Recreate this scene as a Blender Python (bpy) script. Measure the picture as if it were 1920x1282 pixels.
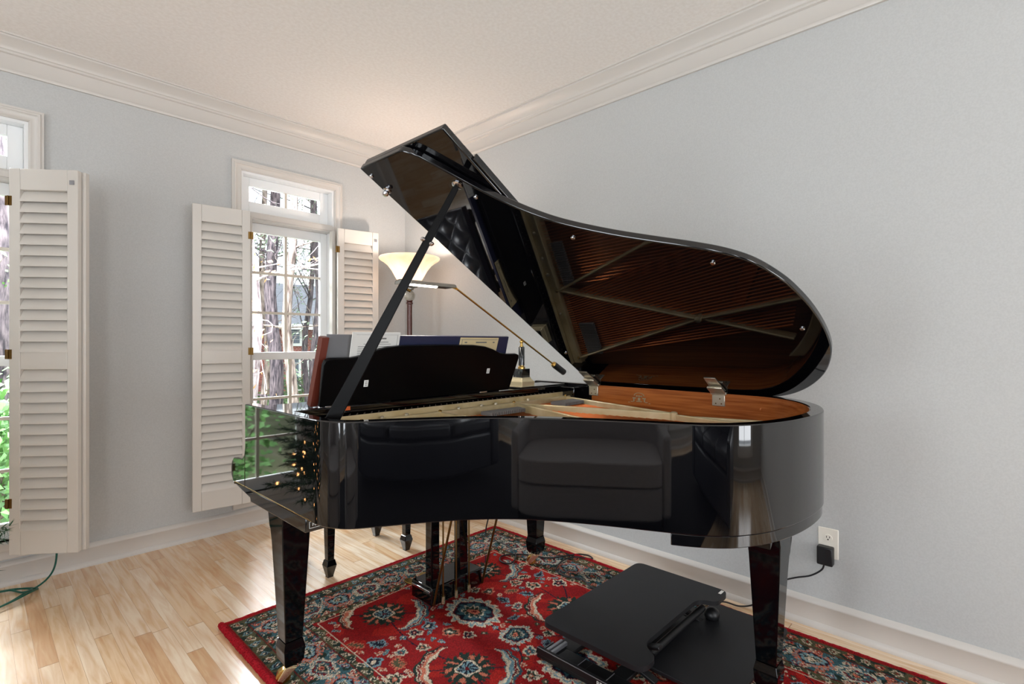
import bpy, math, random
import numpy as np
from mathutils import Vector, Matrix
random.seed(7); np.random.seed(7)
PI = math.pi
S = bpy.context.scene
C = S.collection
for o in list(bpy.data.objects): bpy.data.objects.remove(o)

# ------------------------------------------------------------------ camera
CAM_H = 1.2
HEAD = math.radians(43.58)
cd = bpy.data.cameras.new('camera'); cam = bpy.data.objects.new('camera', cd); C.objects.link(cam)
cd.sensor_width = 36.0; cd.lens = 36.0 * 967 / 1920
cd.clip_start = 0.02; cd.clip_end = 200
cam.location = (0, 0, CAM_H); cam.rotation_euler = (PI/2, 0, HEAD - PI/2)
S.camera = cam
# ------------------------------------------------------------------ world, exposure
S.view_settings.view_transform = 'Standard'; S.view_settings.look = 'None'
S.view_settings.gamma = 1; S.view_settings.use_curve_mapping = False
S.view_settings.exposure = 0.0
W = bpy.data.worlds.new('sky'); S.world = W; W.use_nodes = True
bg = W.node_tree.nodes['Background']; bg.inputs['Color'].default_value = (0.86, 0.93, 1.0, 1); bg.inputs['Strength'].default_value = 2.5
try:
    S.cycles.max_bounces = 10; S.cycles.glossy_bounces = 6; S.cycles.transmission_bounces = 6; S.cycles.diffuse_bounces = 5
    S.cycles.transparent_max_bounces = 12; S.cycles.use_denoising = True; S.cycles.sample_clamp_indirect = 6
except Exception: pass

def area(name, loc, rot, sx, sy, power, col):
    l = bpy.data.lights.new(name, 'AREA'); l.shape = 'RECTANGLE'; l.size = sx; l.size_y = sy; l.energy = power; l.color = col
    o = bpy.data.objects.new(name, l); C.objects.link(o); o.location = loc; o.rotation_euler = rot
    return o
# daylight standing outside the windows of the room, then an added fill lamp (size x, size y, watts)
XL, YB = -3.0, -3.0            # the two walls behind the camera
XR, YF, ZC = 2.465, 3.56, 2.70 # right wall, window wall, ceiling
for i, y in enumerate((-1.9, -0.3, 1.3)):
    area('daylight_side', (XL-0.30, y, 1.27), (0, -PI/2-math.radians(12), 0), 1.9, 0.9, 49, (0.90, 0.95, 1.0))
for i, x in enumerate((-1.9, -0.2, 1.5)):
    area('daylight_back', (x, YB-0.30, 1.27), (PI/2+math.radians(12), 0, 0), 0.9, 1.9, 52, (0.95, 0.97, 1.0))
area('floor_fill_lamp', (0.7, YF+3.2, 4.6), (-math.radians(48), 0, 0), 5.0, 3.0, 5600, (0.93, 0.96, 1.0))  # added fill lamp high outside the window wall, brightens the floor

# ------------------------------------------------------------------ materials
M = {}
def lin(c): return tuple(((v/255)/12.92 if v/255 <= .04045 else ((v/255+.055)/1.055)**2.4) for v in c)
def mat(name, col, rough=.5, metal=0., spec=.5, coat=0., emit=None, es=0., trans=0., ior=1.5, sub=0.):
    m = bpy.data.materials.new(name); m.use_nodes = True
    b = m.node_tree.nodes['Principled BSDF']; I = b.inputs
    c = lin(col); I['Base Color'].default_value = (*c, 1); I['Roughness'].default_value = rough; I['Metallic'].default_value = metal
    I['Specular IOR Level'].default_value = spec; I['Coat Weight'].default_value = coat; I['Coat Roughness'].default_value = .03
    I['IOR'].default_value = ior; I['Transmission Weight'].default_value = trans
    if emit: I['Emission Color'].default_value = (*lin(emit), 1); I['Emission Strength'].default_value = es
    M[name] = m; return m
def nd(m, t, **kw):
    n = m.node_tree.nodes.new(t)
    for k, v in kw.items(): setattr(n, k, v)
    return n
def lk(m, a, b): m.node_tree.links.new(a, b)
def P(m): return m.node_tree.nodes['Principled BSDF']
def noise_col(m, c1, c2, scale=(1,1,1), s=5., detail=4., lo=.3, hi=.7, bump=0., dist=.002):
    tc = nd(m, 'ShaderNodeTexCoord'); mp = nd(m, 'ShaderNodeMapping'); mp.inputs['Scale'].default_value = scale
    n = nd(m, 'ShaderNodeTexNoise'); n.inputs['Scale'].default_value = s; n.inputs['Detail'].default_value = detail
    r = nd(m, 'ShaderNodeValToRGB'); r.color_ramp.elements[0].position = lo; r.color_ramp.elements[1].position = hi
    r.color_ramp.elements[0].color = (*lin(c1), 1); r.color_ramp.elements[1].color = (*lin(c2), 1)
    lk(m, tc.outputs['Object'], mp.inputs[0]); lk(m, mp.outputs[0], n.inputs['Vector']); lk(m, n.outputs['Fac'], r.inputs[0]); lk(m, r.outputs[0], P(m).inputs['Base Color'])
    if bump:
        b = nd(m, 'ShaderNodeBump'); b.inputs['Strength'].default_value = bump; b.inputs['Distance'].default_value = dist
        lk(m, n.outputs['Fac'], b.inputs['Height']); lk(m, b.outputs[0], P(m).inputs['Normal'])
    return m
noise_col(mat('wall_paint', (179,181,181), .75, spec=.3), (185,186,185), (191,192,191), (1,1,1), 160, 2, .35, .65, .12, .0006)
noise_col(mat('ceiling_paint', (222,217,212), .9, spec=.2), (236,231,226), (242,238,234), (1,1,1), 60, 2, .35, .65)
mat('trim_paint', (205,200,194), .38, spec=.5)
mat('shutter_paint', (208,203,196), .32, spec=.5)
mat('sash_paint', (232,233,233), .35)
mat('muntin_paint', (205,196,184), .45)
noise_col(mat('piano_black', (6,6,8), .03, spec=.5, ior=1.62), (5,5,7), (8,8,10), (1,1,1), 3, 2)
mat('piano_satin', (5,5,6), .2, spec=.25); noise_col(mat('leg_black', (6,6,8), .05, spec=.3, ior=1.45), (5,5,7), (8,8,10), (1,1,1), 3, 2); mat('desk_black', (5,5,6), .3, spec=.12)
noise_col(mat('rim_wood', (150,82,38), .22, spec=.6, coat=.6), (139,68,28), (190,112,54), (3,1,22), 5, 6, .3, .72)
noise_col(mat('soundboard_wood', (150,96,50), .3, coat=.4), (120,70,32), (158,100,54), (60,1,1), 3, 3, .3, .7)
noise_col(mat('gold_plate', (204,188,150), .35, metal=.3, spec=.6), (190,170,124), (214,198,160), (1,1,1), 14, 3)
mat('copper_string', (226,132,78), .3, metal=.9); mat('steel_string', (200,200,200), .22, metal=1.0)
mat('brass', (196,160,92), .25, metal=1.0); mat('pale_brass', (216,202,164), .3, metal=.5); mat('dark_brass', (120,92,50), .32, metal=1.0)
mat('hinge_metal', (214,206,186), .28, metal=.8); mat('chrome', (215,215,220), .12, metal=1.0)
mat('caster_brass', (226,214,176), .25, metal=.9)
mat('felt_gray', (120,116,112), .9); mat('felt_red', (120,24,24), .95)
mat('black_plastic', (18,18,20), .42, spec=.5); mat('black_board', (30,30,34), .5, spec=.5)
noise_col(M['black_board'], (17,17,20), (22,22,26), (1,1,1), 14, 4)
mat('edge_gray', (150,150,155), .35, metal=.4)
mat('rubber', (16,16,16), .8)
mat('white_label', (235,235,230), .6); mat('orange_label', (206,92,30), .5); mat('ink', (30,30,30), .7); mat('decal_silver', (186,172,138), .4, metal=.5)
noise_col(mat('marble_white', (220,216,206), .15, coat=.4), (190,186,176), (232,229,222), (1,1,1), 20, 6)
noise_col(mat('marble_black', (20,24,24), .12, coat=.6), (12,14,15), (90,100,98), (1,1,1), 26, 8, .55, .8)
mat('lampshade_metal', (150,146,138), .3, metal=.9)
mat('tube_glow', (255,250,240), .5, emit=(255,246,232), es=9.0)
m = mat('alabaster', (250,226,204), .5, emit=(255,222,188), es=.7)
tc = nd(m,'ShaderNodeTexCoord'); nz = nd(m,'ShaderNodeTexNoise'); nz.inputs['Scale'].default_value = 7; nz.inputs['Detail'].default_value = 5; nz.inputs['Distortion'].default_value = 1.5
rp = nd(m,'ShaderNodeValToRGB'); rp.color_ramp.elements[0].position=.3; rp.color_ramp.elements[1].position=.75
rp.color_ramp.elements[0].color=(*lin((255,206,160)),1); rp.color_ramp.elements[1].color=(*lin((255,240,222)),1)
lk(m,tc.outputs['Object'],nz.inputs['Vector']); lk(m,nz.outputs['Fac'],rp.inputs[0]); lk(m,rp.outputs[0],P(m).inputs['Emission Color'])
nt_=m.node_tree; o_=nt_.nodes['Material Output']; t_=nd(m,'ShaderNodeBsdfTransparent'); t_.inputs[0].default_value=(1,.9,.78,1); x_=nd(m,'ShaderNodeMixShader'); x_.inputs[0].default_value=.3
lk(m,P(m).outputs[0],x_.inputs[1]); lk(m,t_.outputs[0],x_.inputs[2]); lk(m,x_.outputs[0],o_.inputs['Surface'])
mat('bulb_glow', (255,220,180), .5, emit=(255,226,190), es=14.0)
mat('lamp_pole', (74,34,24), .35, metal=.3, coat=.3)
noise_col(mat('stone_ball', (150,144,132), .3), (120,114,100), (182,176,164), (1,1,1), 24, 5)
mat('paper', (214,212,206), .8); mat('paper_tan', (206,186,142), .8); mat('binder_navy', (34,38,66), .45); mat('book_brown', (98,38,22), .5); mat('gray_cover', (112,112,114), .7)
mat('print_gray', (110,108,104), .8)
mat('outlet_plastic', (232,226,214), .4); mat('slot_dark', (60,50,40), .7)
mat('green_cord', (12,86,70), .45); mat('black_cord', (22,20,24), .5)
noise_col(mat('leather_black', (40,42,52), .33, spec=1.0), (34,36,46), (50,53,66), (1,1,1), 60, 4, bump=.15)
noise_col(mat('chair_fabric', (150,146,146), .95, spec=.2), (186,182,182), (204,200,200), (1,1,1), 120, 3, bump=.2)
noise_col(mat('cabinet_wood', (40,24,18), .35), (30,18,14), (54,34,26), (8,1,1), 6, 4)
noise_col(mat('bark', (120,105,98), .95, spec=.1), (70,58,55), (176,160,152), (6,6,1), 5, 8, .35, .68, .6, .03)
noise_col(mat('bark_pale', (176,160,160), .95, spec=.1), (120,104,108), (206,192,196), (6,6,1), 6, 8, .35, .62, .6, .03)
noise_col(mat('bark_dark', (84,76,80), .95, spec=.1), (48,44,50), (124,112,116), (6,6,1), 6, 8, .35, .7, .6, .03)
noise_col(mat('leaf_pine', (96,124,92), .8), (66,92,66), (150,172,140), (1,1,1), 3, 3)
noise_col(mat('leaf_bright', (84,150,62), .7), (38,84,34), (104,152,78), (1,1,1), 3, 3)
noise_col(mat('leaf_autumn', (190,140,90), .8), (176,110,70), (214,176,120), (1,1,1), 3, 3)
noise_col(mat('undergrowth', (80,110,66), .9), (56,78,50), (120,146,96), (1,1,1), 4, 4)
noise_col(mat('grass', (120,130,90), 1.), (96,110,66), (150,146,116), (1,1,1), 1.2, 8)
noise_col(mat('roof_shingle', (130,132,138), .9), (112,114,120), (150,152,158), (1,14,14), 3, 4)
mat('house_trim', (232,232,228), .6); mat('house_glass', (90,100,112), .1)
mat('xmas_green', (22,58,34), .75); noise_col(M['xmas_green'], (12,40,24), (44,92,56), (1,1,1), 8, 3)
mat('xmas_bulb', (255,190,130), .4, emit=(255,178,110), es=22.0)
noise_col(mat('dark_rug', (34,32,34), .95, spec=.1), (28,26,28), (42,40,42), (1,1,1), 90, 2)
mat('pot_dark', (50,42,36), .6)
m = mat('brick', (150,80,66), .9)
bt = nd(m,'ShaderNodeTexBrick'); bt.inputs['Color1'].default_value=(*lin((158,84,70)),1); bt.inputs['Color2'].default_value=(*lin((126,62,54)),1); bt.inputs['Mortar'].default_value=(*lin((178,160,150)),1)
bt.inputs['Scale'].default_value=4; tcb=nd(m,'ShaderNodeTexCoord'); mpb=nd(m,'ShaderNodeMapping'); mpb.inputs['Rotation'].default_value=(PI/2,0,0)
lk(m,tcb.outputs['Object'],mpb.inputs[0]); lk(m,mpb.outputs[0],bt.inputs['Vector']); lk(m,bt.outputs[0],P(m).inputs['Base Color'])
m = bpy.data.materials.new('glass'); m.use_nodes=True; M['glass']=m
nt=m.node_tree; nt.nodes.clear(); out=nt.nodes.new('ShaderNodeOutputMaterial'); mx=nt.nodes.new('ShaderNodeMixShader'); tr=nt.nodes.new('ShaderNodeBsdfTransparent'); gl=nt.nodes.new('ShaderNodeBsdfGlossy'); gl.inputs['Roughness'].default_value=.02; fr=nt.nodes.new('ShaderNodeFresnel'); fr.inputs[0].default_value=1.45
nt.links.new(fr.outputs[0],mx.inputs[0]); nt.links.new(tr.outputs[0],mx.inputs[1]); nt.links.new(gl.outputs[0],mx.inputs[2]); nt.links.new(mx.outputs[0],out.inputs[0])
tr.inputs[0].default_value=(.97,.98,.98,1)
# maple strip floor, strips along Y
m = mat('maple_floor', (214,176,130), .24, spec=.6, coat=.8); m.node_tree.nodes['Principled BSDF'].inputs['Coat Roughness'].default_value=.2
def mth(op, a=None, b=None):
    n = nd(m,'ShaderNodeMath',operation=op)
    for i,v in enumerate((a,b)):
        if v is None: continue
        if isinstance(v,(int,float)): n.inputs[i].default_value=v
        else: lk(m,v,n.inputs[i])
    return n.outputs[0]
geo=nd(m,'ShaderNodeNewGeometry'); sp=nd(m,'ShaderNodeSeparateXYZ'); lk(m,geo.outputs['Position'],sp.inputs[0])
xs=mth('DIVIDE',sp.outputs['X'],.0575); xi=mth('FLOOR',xs); xf=mth('FRACT',xs)
wn=nd(m,'ShaderNodeTexWhiteNoise',noise_dimensions='1D'); lk(m,xi,wn.inputs['W'])
ys=mth('ADD',mth('DIVIDE',sp.outputs['Y'],1.05),mth('MULTIPLY',wn.outputs['Value'],7.0)); yi=mth('FLOOR',ys); yf=mth('FRACT',ys)
cb=nd(m,'ShaderNodeCombineXYZ'); lk(m,xi,cb.inputs[0]); lk(m,yi,cb.inputs[1])
wn2=nd(m,'ShaderNodeTexWhiteNoise',noise_dimensions='2D'); lk(m,cb.outputs[0],wn2.inputs['Vector'])
cr=nd(m,'ShaderNodeValToRGB'); e=cr.color_ramp.elements
e[0].position=0; e[0].color=(*lin((222,182,138)),1); e[1].position=1; e[1].color=(*lin((250,232,206)),1)
k=e.new(.25); k.color=(*lin((238,206,166)),1); k=e.new(.7); k.color=(*lin((244,220,188)),1)
lk(m,wn2.outputs['Value'],cr.inputs[0])
cbg=nd(m,'ShaderNodeCombineXYZ'); lk(m,mth('ADD',mth('MULTIPLY',sp.outputs['X'],26.0),mth('MULTIPLY',wn2.outputs['Value'],40.0)),cbg.inputs[0]); lk(m,mth('MULTIPLY',sp.outputs['Y'],2.2),cbg.inputs[1])
gn=nd(m,'ShaderNodeTexNoise'); gn.inputs['Scale'].default_value=1.6; gn.inputs['Detail'].default_value=7; gn.inputs['Distortion'].default_value=.9; lk(m,cbg.outputs[0],gn.inputs['Vector'])
gr=nd(m,'ShaderNodeValToRGB'); gr.color_ramp.elements[0].position=.3; gr.color_ramp.elements[1].position=.62; gr.color_ramp.elements[0].color=(*lin((224,194,160)),1); gr.color_ramp.elements[1].color=(1,1,1,1)
lk(m,gn.outputs['Fac'],gr.inputs[0])
mxc=nd(m,'ShaderNodeMixRGB',blend_type='MULTIPLY'); mxc.inputs[0].default_value=.8; lk(m,cr.outputs[0],mxc.inputs[1]); lk(m,gr.outputs[0],mxc.inputs[2])
gap=mth('MAXIMUM',mth('LESS_THAN',xf,.014),mth('LESS_THAN',yf,.003))
mx2=nd(m,'ShaderNodeMixRGB'); lk(m,gap,mx2.inputs[0]); lk(m,mxc.outputs[0],mx2.inputs[1]); mx2.inputs[2].default_value=(*lin((168,128,92)),1)
lk(m,mx2.outputs[0],P(m).inputs['Base Color'])
# rug: colours come from the woven pattern stored per knot
m = mat('rug_wool', (150,30,30), .95, spec=.15)
at=nd(m,'ShaderNodeAttribute'); at.attribute_name='weave'; nzr=nd(m,'ShaderNodeTexNoise'); nzr.inputs['Scale'].default_value=260; nzr.inputs['Detail'].default_value=2
tcr=nd(m,'ShaderNodeTexCoord'); lk(m,tcr.outputs['Object'],nzr.inputs['Vector'])
rr=nd(m,'ShaderNodeValToRGB'); rr.color_ramp.elements[0].position=.3; rr.color_ramp.elements[1].position=.7; rr.color_ramp.elements[0].color=(.55,.55,.55,1); rr.color_ramp.elements[1].color=(1.25,1.25,1.25,1)
mr=nd(m,'ShaderNodeMixRGB',blend_type='MULTIPLY'); mr.inputs[0].default_value=1; lk(m,nzr.outputs['Fac'],rr.inputs[0]); lk(m,at.outputs['Color'],mr.inputs[1]); lk(m,rr.outputs[0],mr.inputs[2]); lk(m,mr.outputs[0],P(m).inputs['Base Color'])
bp=nd(m,'ShaderNodeBump'); bp.inputs['Strength'].default_value=.6; bp.inputs['Distance'].default_value=.003; lk(m,nzr.outputs['Fac'],bp.inputs['Height']); lk(m,bp.outputs[0],P(m).inputs['Normal'])
noise_col(mat('rug_edge', (150,24,34), .95, spec=.1), (122,12,22), (176,30,42), (1,1,1), 220, 3, .35, .65, .8, .004)

# ------------------------------------------------------------------ mesh helpers
BASE = {}   # object -> world position of its root (all meshes are given in world coordinates)
class MB:
    def __init__(s): s.v=[]; s.f=[]
    def add(s, vs, fs):
        n=len(s.v); s.v+=[tuple(v) for v in vs]; s.f+=[tuple(i+n for i in f) for f in fs]; return s
    def box(s, x0,x1,y0,y1,z0,z1):
        return s.add([(x0,y0,z0),(x1,y0,z0),(x1,y1,z0),(x0,y1,z0),(x0,y0,z1),(x1,y0,z1),(x1,y1,z1),(x0,y1,z1)],
            [(0,3,2,1),(4,5,6,7),(0,1,5,4),(1,2,6,5),(2,3,7,6),(3,0,4,7)])
    def obox(s, mtx, sx,sy,sz, taper=1.0):   # box centred on mtx
        vs=[]
        for z in (-1,1):
            k=taper if z>0 else 1
            for x,y in ((-1,-1),(1,-1),(1,1),(-1,1)): vs.append(mtx@Vector((x*sx/2*k,y*sy/2*k,z*sz/2)))
        return s.add(vs,[(0,3,2,1),(4,5,6,7),(0,1,5,4),(1,2,6,5),(2,3,7,6),(3,0,4,7)])
    def prism(s, poly, lo, hi, fn=None):     # poly [(a,b)], fn(a,b,c)->xyz
        fn = fn or (lambda a,b,c:(a,b,c)); n=len(poly)
        vs=[fn(a,b,lo) for a,b in poly]+[fn(a,b,hi) for a,b in poly]
        fs=[(i,(i+1)%n,(i+1)%n+n,i+n) for i in range(n)]+[tuple(range(n-1,-1,-1)),tuple(range(n,2*n))]
        return s.add(vs,fs)
    def ring(s, outer, inner, z0, z1):       # wall between two open outlines of equal length
        n=len(outer)
        vs=[(x,y,z) for z in (z0,z1) for x,y in outer]+[(x,y,z) for z in (z0,z1) for x,y in inner]
        fs=[]
        for i in range(n-1):
            fs+=[(i,i+1,n+i+1,n+i),(2*n+i+1,2*n+i,3*n+i,3*n+i+1),(n+i,n+i+1,3*n+i+1,3*n+i),(i+1,i,2*n+i,2*n+i+1)]
        fs+=[(0,n,3*n,2*n),(n-1,3*n-1,4*n-1,2*n-1)]
        return s.add(vs,fs)
    def tube(s, pts, r, seg=8, closed=False, rad=None):
        pts=[Vector(p) for p in pts]; n=len(pts); vs=[]; up=None
        for i,p in enumerate(pts):
            a=pts[(i-1)%n] if (closed or i>0) else p; b=pts[(i+1)%n] if (closed or i<n-1) else p
            t=(b-a).normalized()
            if up is None: up = t.orthogonal().normalized()
            up=(up-t*up.dot(t)); up = up.normalized() if up.length>1e-6 else t.orthogonal().normalized()
            w=t.cross(up); rr=rad[i] if rad else r
            for k in range(seg):
                q=2*PI*k/seg; vs.append(p+(up*math.cos(q)+w*math.sin(q))*rr)
        fs=[]
        for i in range(n if closed else n-1):
            j=(i+1)%n
            for k in range(seg): fs.append((i*seg+k,i*seg+(k+1)%seg,j*seg+(k+1)%seg,j*seg+k))
        if not closed: fs+=[tuple(range(seg-1,-1,-1)),tuple(range((n-1)*seg,n*seg))]
        return s.add(vs,fs)
    def lathe(s, prof, c=(0,0,0), seg=32, mtx=None):   # prof [(r,z)]
        vs=[]
        for r,z in prof:
            for k in range(seg):
                q=2*PI*k/seg; v=Vector((r*math.cos(q),r*math.sin(q),z)); v = mtx@v if mtx else v+Vector(c); vs.append(v)
        fs=[]
        for i in range(len(prof)-1):
            for k in range(seg): fs.append((i*seg+k,i*seg+(k+1)%seg,(i+1)*seg+(k+1)%seg,(i+1)*seg+k))
        if prof[0][0]>1e-4: fs.append(tuple(range(seg-1,-1,-1)))
        if prof[-1][0]>1e-4: fs.append(tuple(range((len(prof)-1)*seg,len(prof)*seg)))
        return s.add(vs,fs)
    def ball(s, c, r, seg=16, sc=(1,1,1)):
        pr=[(r*math.sin(PI*i/(seg//2)),-r*math.cos(PI*i/(seg//2))) for i in range(seg//2+1)]
        m=Matrix.Translation(c)@Matrix.Diagonal((*sc,1)); return s.lathe(pr,seg=seg,mtx=m)
    def build(s, name, material, parent=None, bevel=0., smooth=True, loc=None, segs=2, angle=35):
        base = BASE.get(parent.name, Vector((0,0,0))) if parent else Vector(loc or (0,0,0))
        me=bpy.data.meshes.new(name); me.from_pydata([tuple(Vector(v)-base) for v in s.v],[],s.f); me.update()
        me.materials.append(M[material] if isinstance(material,str) else material)
        o=bpy.data.objects.new(name,me); C.objects.link(o)
        if parent: o.parent=parent
        else: o.location=base
        BASE[o.name]=base
        if smooth:
            me.polygons.foreach_set('use_smooth',[True]*len(me.polygons))
            sharp(me,angle)
        if bevel:
            b=o.modifiers.new('bevel','BEVEL'); b.width=bevel; b.segments=segs; b.limit_method='ANGLE'; b.angle_limit=math.radians(40)
        return o
def sharp(me, deg):
    import bmesh
    bm=bmesh.new(); bm.from_mesh(me); bmesh.ops.recalc_face_normals(bm,faces=bm.faces)
    lim=math.radians(deg)
    for e in bm.edges: e.smooth = not (len(e.link_faces)==2 and e.calc_face_angle(0)>lim)
    bm.to_mesh(me); bm.free()
def tag(o, label=None, cat=None, group=None, kind=None):
    if label: o['label']=label
    if cat: o['category']=cat
    if group: o['group']=group
    if kind: o['kind']=kind
    return o
def thing(name, loc, label, cat, group=None, kind=None):
    o=bpy.data.objects.new(name,None); C.objects.link(o); o.location=loc; o.empty_display_size=.1
    BASE[o.name]=Vector(loc); return tag(o,label,cat,group,kind)
def struct(o): o['kind']='structure'; return o
def copy_tree(o, parent=None):
    c=o.copy(); C.objects.link(c)
    if parent: c.parent=parent
    BASE[c.name]=BASE.get(o.name,Vector())
    for ch in list(o.children): copy_tree(ch,c)
    return c
def spline(pts, n=10, closed=False):
    P_=[Vector(p) for p in pts]; out=[]; L=len(P_)
    for i in range(L if closed else L-1):
        p0=P_[(i-1)%L] if closed else P_[max(i-1,0)]; p1=P_[i]; p2=P_[(i+1)%L]; p3=P_[(i+2)%L] if closed else P_[min(i+2,L-1)]
        for k in range(n):
            t=k/n; out.append(.5*((2*p1)+(-p0+p2)*t+(2*p0-5*p1+4*p2-p3)*t*t+(-p0+3*p1-3*p2+p3)*t**3))
    if not closed: out.append(P_[-1])
    return out
def text(name, s, size, mtx, material, parent, depth=.0004):
    cu=bpy.data.curves.new(name,'FONT'); cu.body=s; cu.size=size; cu.extrude=depth; cu.align_x='CENTER'; cu.align_y='CENTER'
    t=bpy.data.objects.new(name+'_t',cu); C.objects.link(t); bpy.context.view_layer.update()
    me=bpy.data.meshes.new_from_object(t.evaluated_get(bpy.context.evaluated_depsgraph_get())); bpy.data.objects.remove(t)
    base=BASE[parent.name]; me.transform(Matrix.Translation(-base)@mtx); me.materials.clear(); me.materials.append(M[material]); me.name=name
    o=bpy.data.objects.new(name,me); C.objects.link(o); o.parent=parent; BASE[o.name]=base; return o
def frame_mtx(o, x, z):   # origin, x axis, z(normal) axis
    x=Vector(x).normalized(); z=Vector(z).normalized(); y=z.cross(x).normalized(); x=y.cross(z)
    m=Matrix((x,y,z)).transposed().to_4x4(); m.translation=Vector(o); return m

# ------------------------------------------------------------------ room shell
T=.16
struct(MB().box(XL-T,XR+T,YB-T,YF+T,-.12,0).build('floor','maple_floor',smooth=False))
struct(MB().box(XL-T,XR+T,YB-T,YF+T,ZC,ZC+.1).build('ceiling','ceiling_paint',smooth=False))
struct(MB().box(XR,XR+T,YB-T,YF+T,0,ZC).build('wall_right','wall_paint',smooth=False))
OW=(1.204,1.842); OZ=(.215,2.308); DX=-1.64
opens=[(OW[0]+DX*2,OW[1]+DX*2),(OW[0]+DX,OW[1]+DX),OW]
b=MB(); x=XL-T
for a,c in opens:
    b.box(x,a,YF,YF+T,0,ZC); b.box(a,c,YF,YF+T,0,OZ[0]); b.box(a,c,YF,YF+T,OZ[1],ZC); x=c
b.box(x,XR,YF,YF+T,0,ZC)
struct(b.build('wall_left','wall_paint',smooth=False))
b=MB(); y=YB-T
for c in (-1.9,-.3,1.3):
    b.box(XL-T,XL,y,c-.45,0,ZC); b.box(XL-T,XL,c-.45,c+.45,0,.3); b.box(XL-T,XL,c-.45,c+.45,2.25,ZC); y=c+.45
b.box(XL-T,XL,y,YF,0,ZC)
struct(b.build('wall_side','wall_paint',smooth=False))
b=MB(); x=XL
for c in (-1.9,-.2,1.5):
    b.box(x,c-.45,YB-T,YB,0,ZC); b.box(c-.45,c+.45,YB-T,YB,0,.3); b.box(c-.45,c+.45,YB-T,YB,2.25,ZC); x=c+.45
b.box(x,XR,YB-T,YB,0,ZC)
struct(b.build('wall_back','wall_paint',smooth=False))
# crown (profile d = distance from wall, z) and baseboards
crown=[(0,2.53),(.012,2.53),(.016,2.538),(.012,2.548),(.009,2.552),(.009,2.618),(.020,2.622),(.020,2.632),(.026,2.636),(.026,2.644),(.032,2.652),(.044,2.664),(.060,2.676),(.070,2.682),(.070,2.690),(.078,2.692),(.078,2.70),(0,2.70)]
basep=[(0,0),(.024,0),(.024,.012),(.019,.022),(.014,.026),(.014,.092),(.018,.096),(.018,.104),(.011,.110),(.007,.118),(0,.120)]
def run(name, prof, side):
    b=MB()
    if side=='right': b.prism(prof,YB,YF,lambda a,z,c:(XR-a,c,z))
    if side=='left': b.prism(prof,XL,XR,lambda a,z,c:(c,YF-a,z))
    if side=='side': b.prism(prof,YB,YF,lambda a,z,c:(XL+a,c,z))
    if side=='back': b.prism(prof,XL,XR,lambda a,z,c:(c,YB+a,z))
    return struct(b.build(name,'trim_paint',angle=50))
for i,sd in enumerate(('right','left','side','back')):
    run('trim_%d'%(i+1),crown,sd); run('baseboard_'+sd,basep,sd)

def window(n, dx, full=True):
    w=bpy.data.objects.new('window_%d'%n,None); C.objects.link(w); w['kind']='structure'; w.location=(1.523+dx,YF,0); BASE[w.name]=Vector(w.location)
    x0,x1=OW[0]+dx,OW[1]+dx; z0,z1=OZ
    # casing: moulded profile mitred round three sides, d out from the wall, s across
    prof=[(0,0),(.018,0),(.018,.010),(.024,.014),(.024,.022),(.015,.028),(.013,.040),(.017,.050),(.010,.058),(0,.058)]  # (d, s) s=0 outer
    b=MB(); A=[]
    for d,s_ in prof:
        k=.058-s_
        A.append([(x0-k,YF-d,z0),(x0-k,YF-d,z1+k),(x1+k,YF-d,z1+k),(x1+k,YF-d,z0)])
    n_=len(prof); vs=[A[i][j] for j in range(4) for i in range(n_)]
    fs=[(j*n_+i,j*n_+i+1,(j+1)*n_+i+1,(j+1)*n_+i) for j in range(3) for i in range(n_-1)]
    b.add(vs,fs); b.build('window_casing','trim_paint',w,angle=50)
    YG=YF+.085
    # jamb lining
    b=MB(); b.box(x0,x0+.014,YF,YF+T-.01,z0,z1); b.box(x1-.014,x1,YF,YF+T-.01,z0,z1); b.box(x0+.014,x1-.014,YF,YF+T-.01,z1-.014,z1); b.build('jamb','sash_paint',w,smooth=False)
    b=MB().box(x0-.075,x1+.075,YF-.045,YF+.10,z0-.035,z0); b.box(x0-.05,x1+.05,YF-.016,YF,z0-.085,z0-.035); b.build('window_stool','trim_paint',w,bevel=.004)
    b=MB().box(x0+.014,x1-.014,YF-.012,YF+T-.01,2.0,2.05); b.box(x0-.0,x1+.0,YF-.018,YF-.012,2.008,2.042); b.build('transom_bar','trim_paint',w,bevel=.003)
    def sash(name,a,c,e,f,y,fr,rows,cols,mun='muntin_paint'):
        l,r,bo,to=fr; b=MB(); d=.035
        b.box(a,a+l,y-d/2,y+d/2,e,f); b.box(c-r,c,y-d/2,y+d/2,e,f); b.box(a+l,c-r,y-d/2,y+d/2,e,e+bo); b.box(a+l,c-r,y-d/2,y+d/2,f-to,f)
        s_=b.build(name,'sash_paint',w,bevel=.003)
        gx0,gx1,gz0,gz1=a+l,c-r,e+bo,f-to
        MB().box(gx0,gx1,y-.002,y+.002,gz0,gz1).build('pane','glass',s_,smooth=False)
        b=MB()
        for i in range(1,cols): xx=gx0+(gx1-gx0)*i/cols; b.box(xx-.009,xx+.009,y-.011,y+.011,gz0,gz1)
        for i in range(1,rows): zz=gz0+(gz1-gz0)*i/rows; b.box(gx0,gx1,y-.010,y+.010,zz-.008,zz+.008)
        b.build('muntins',mun,s_,smooth=False)
    sash('transom_sash',x0+.014,x1-.014,2.05,z1-.014,YG,(.06,.06,.085,.055),1,2)
    sash('upper_sash',x0+.014,x1-.014,1.085,2.0,YG+.01,(.06,.05,.045,.062),3,2)
    sash('lower_sash',x0+.014,x1-.014,z0,1.13,YG-.035,(.075,.04,.08,.05),3,2)
    return w
window(1,DX); window(2,0); window(3,2*DX)
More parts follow.
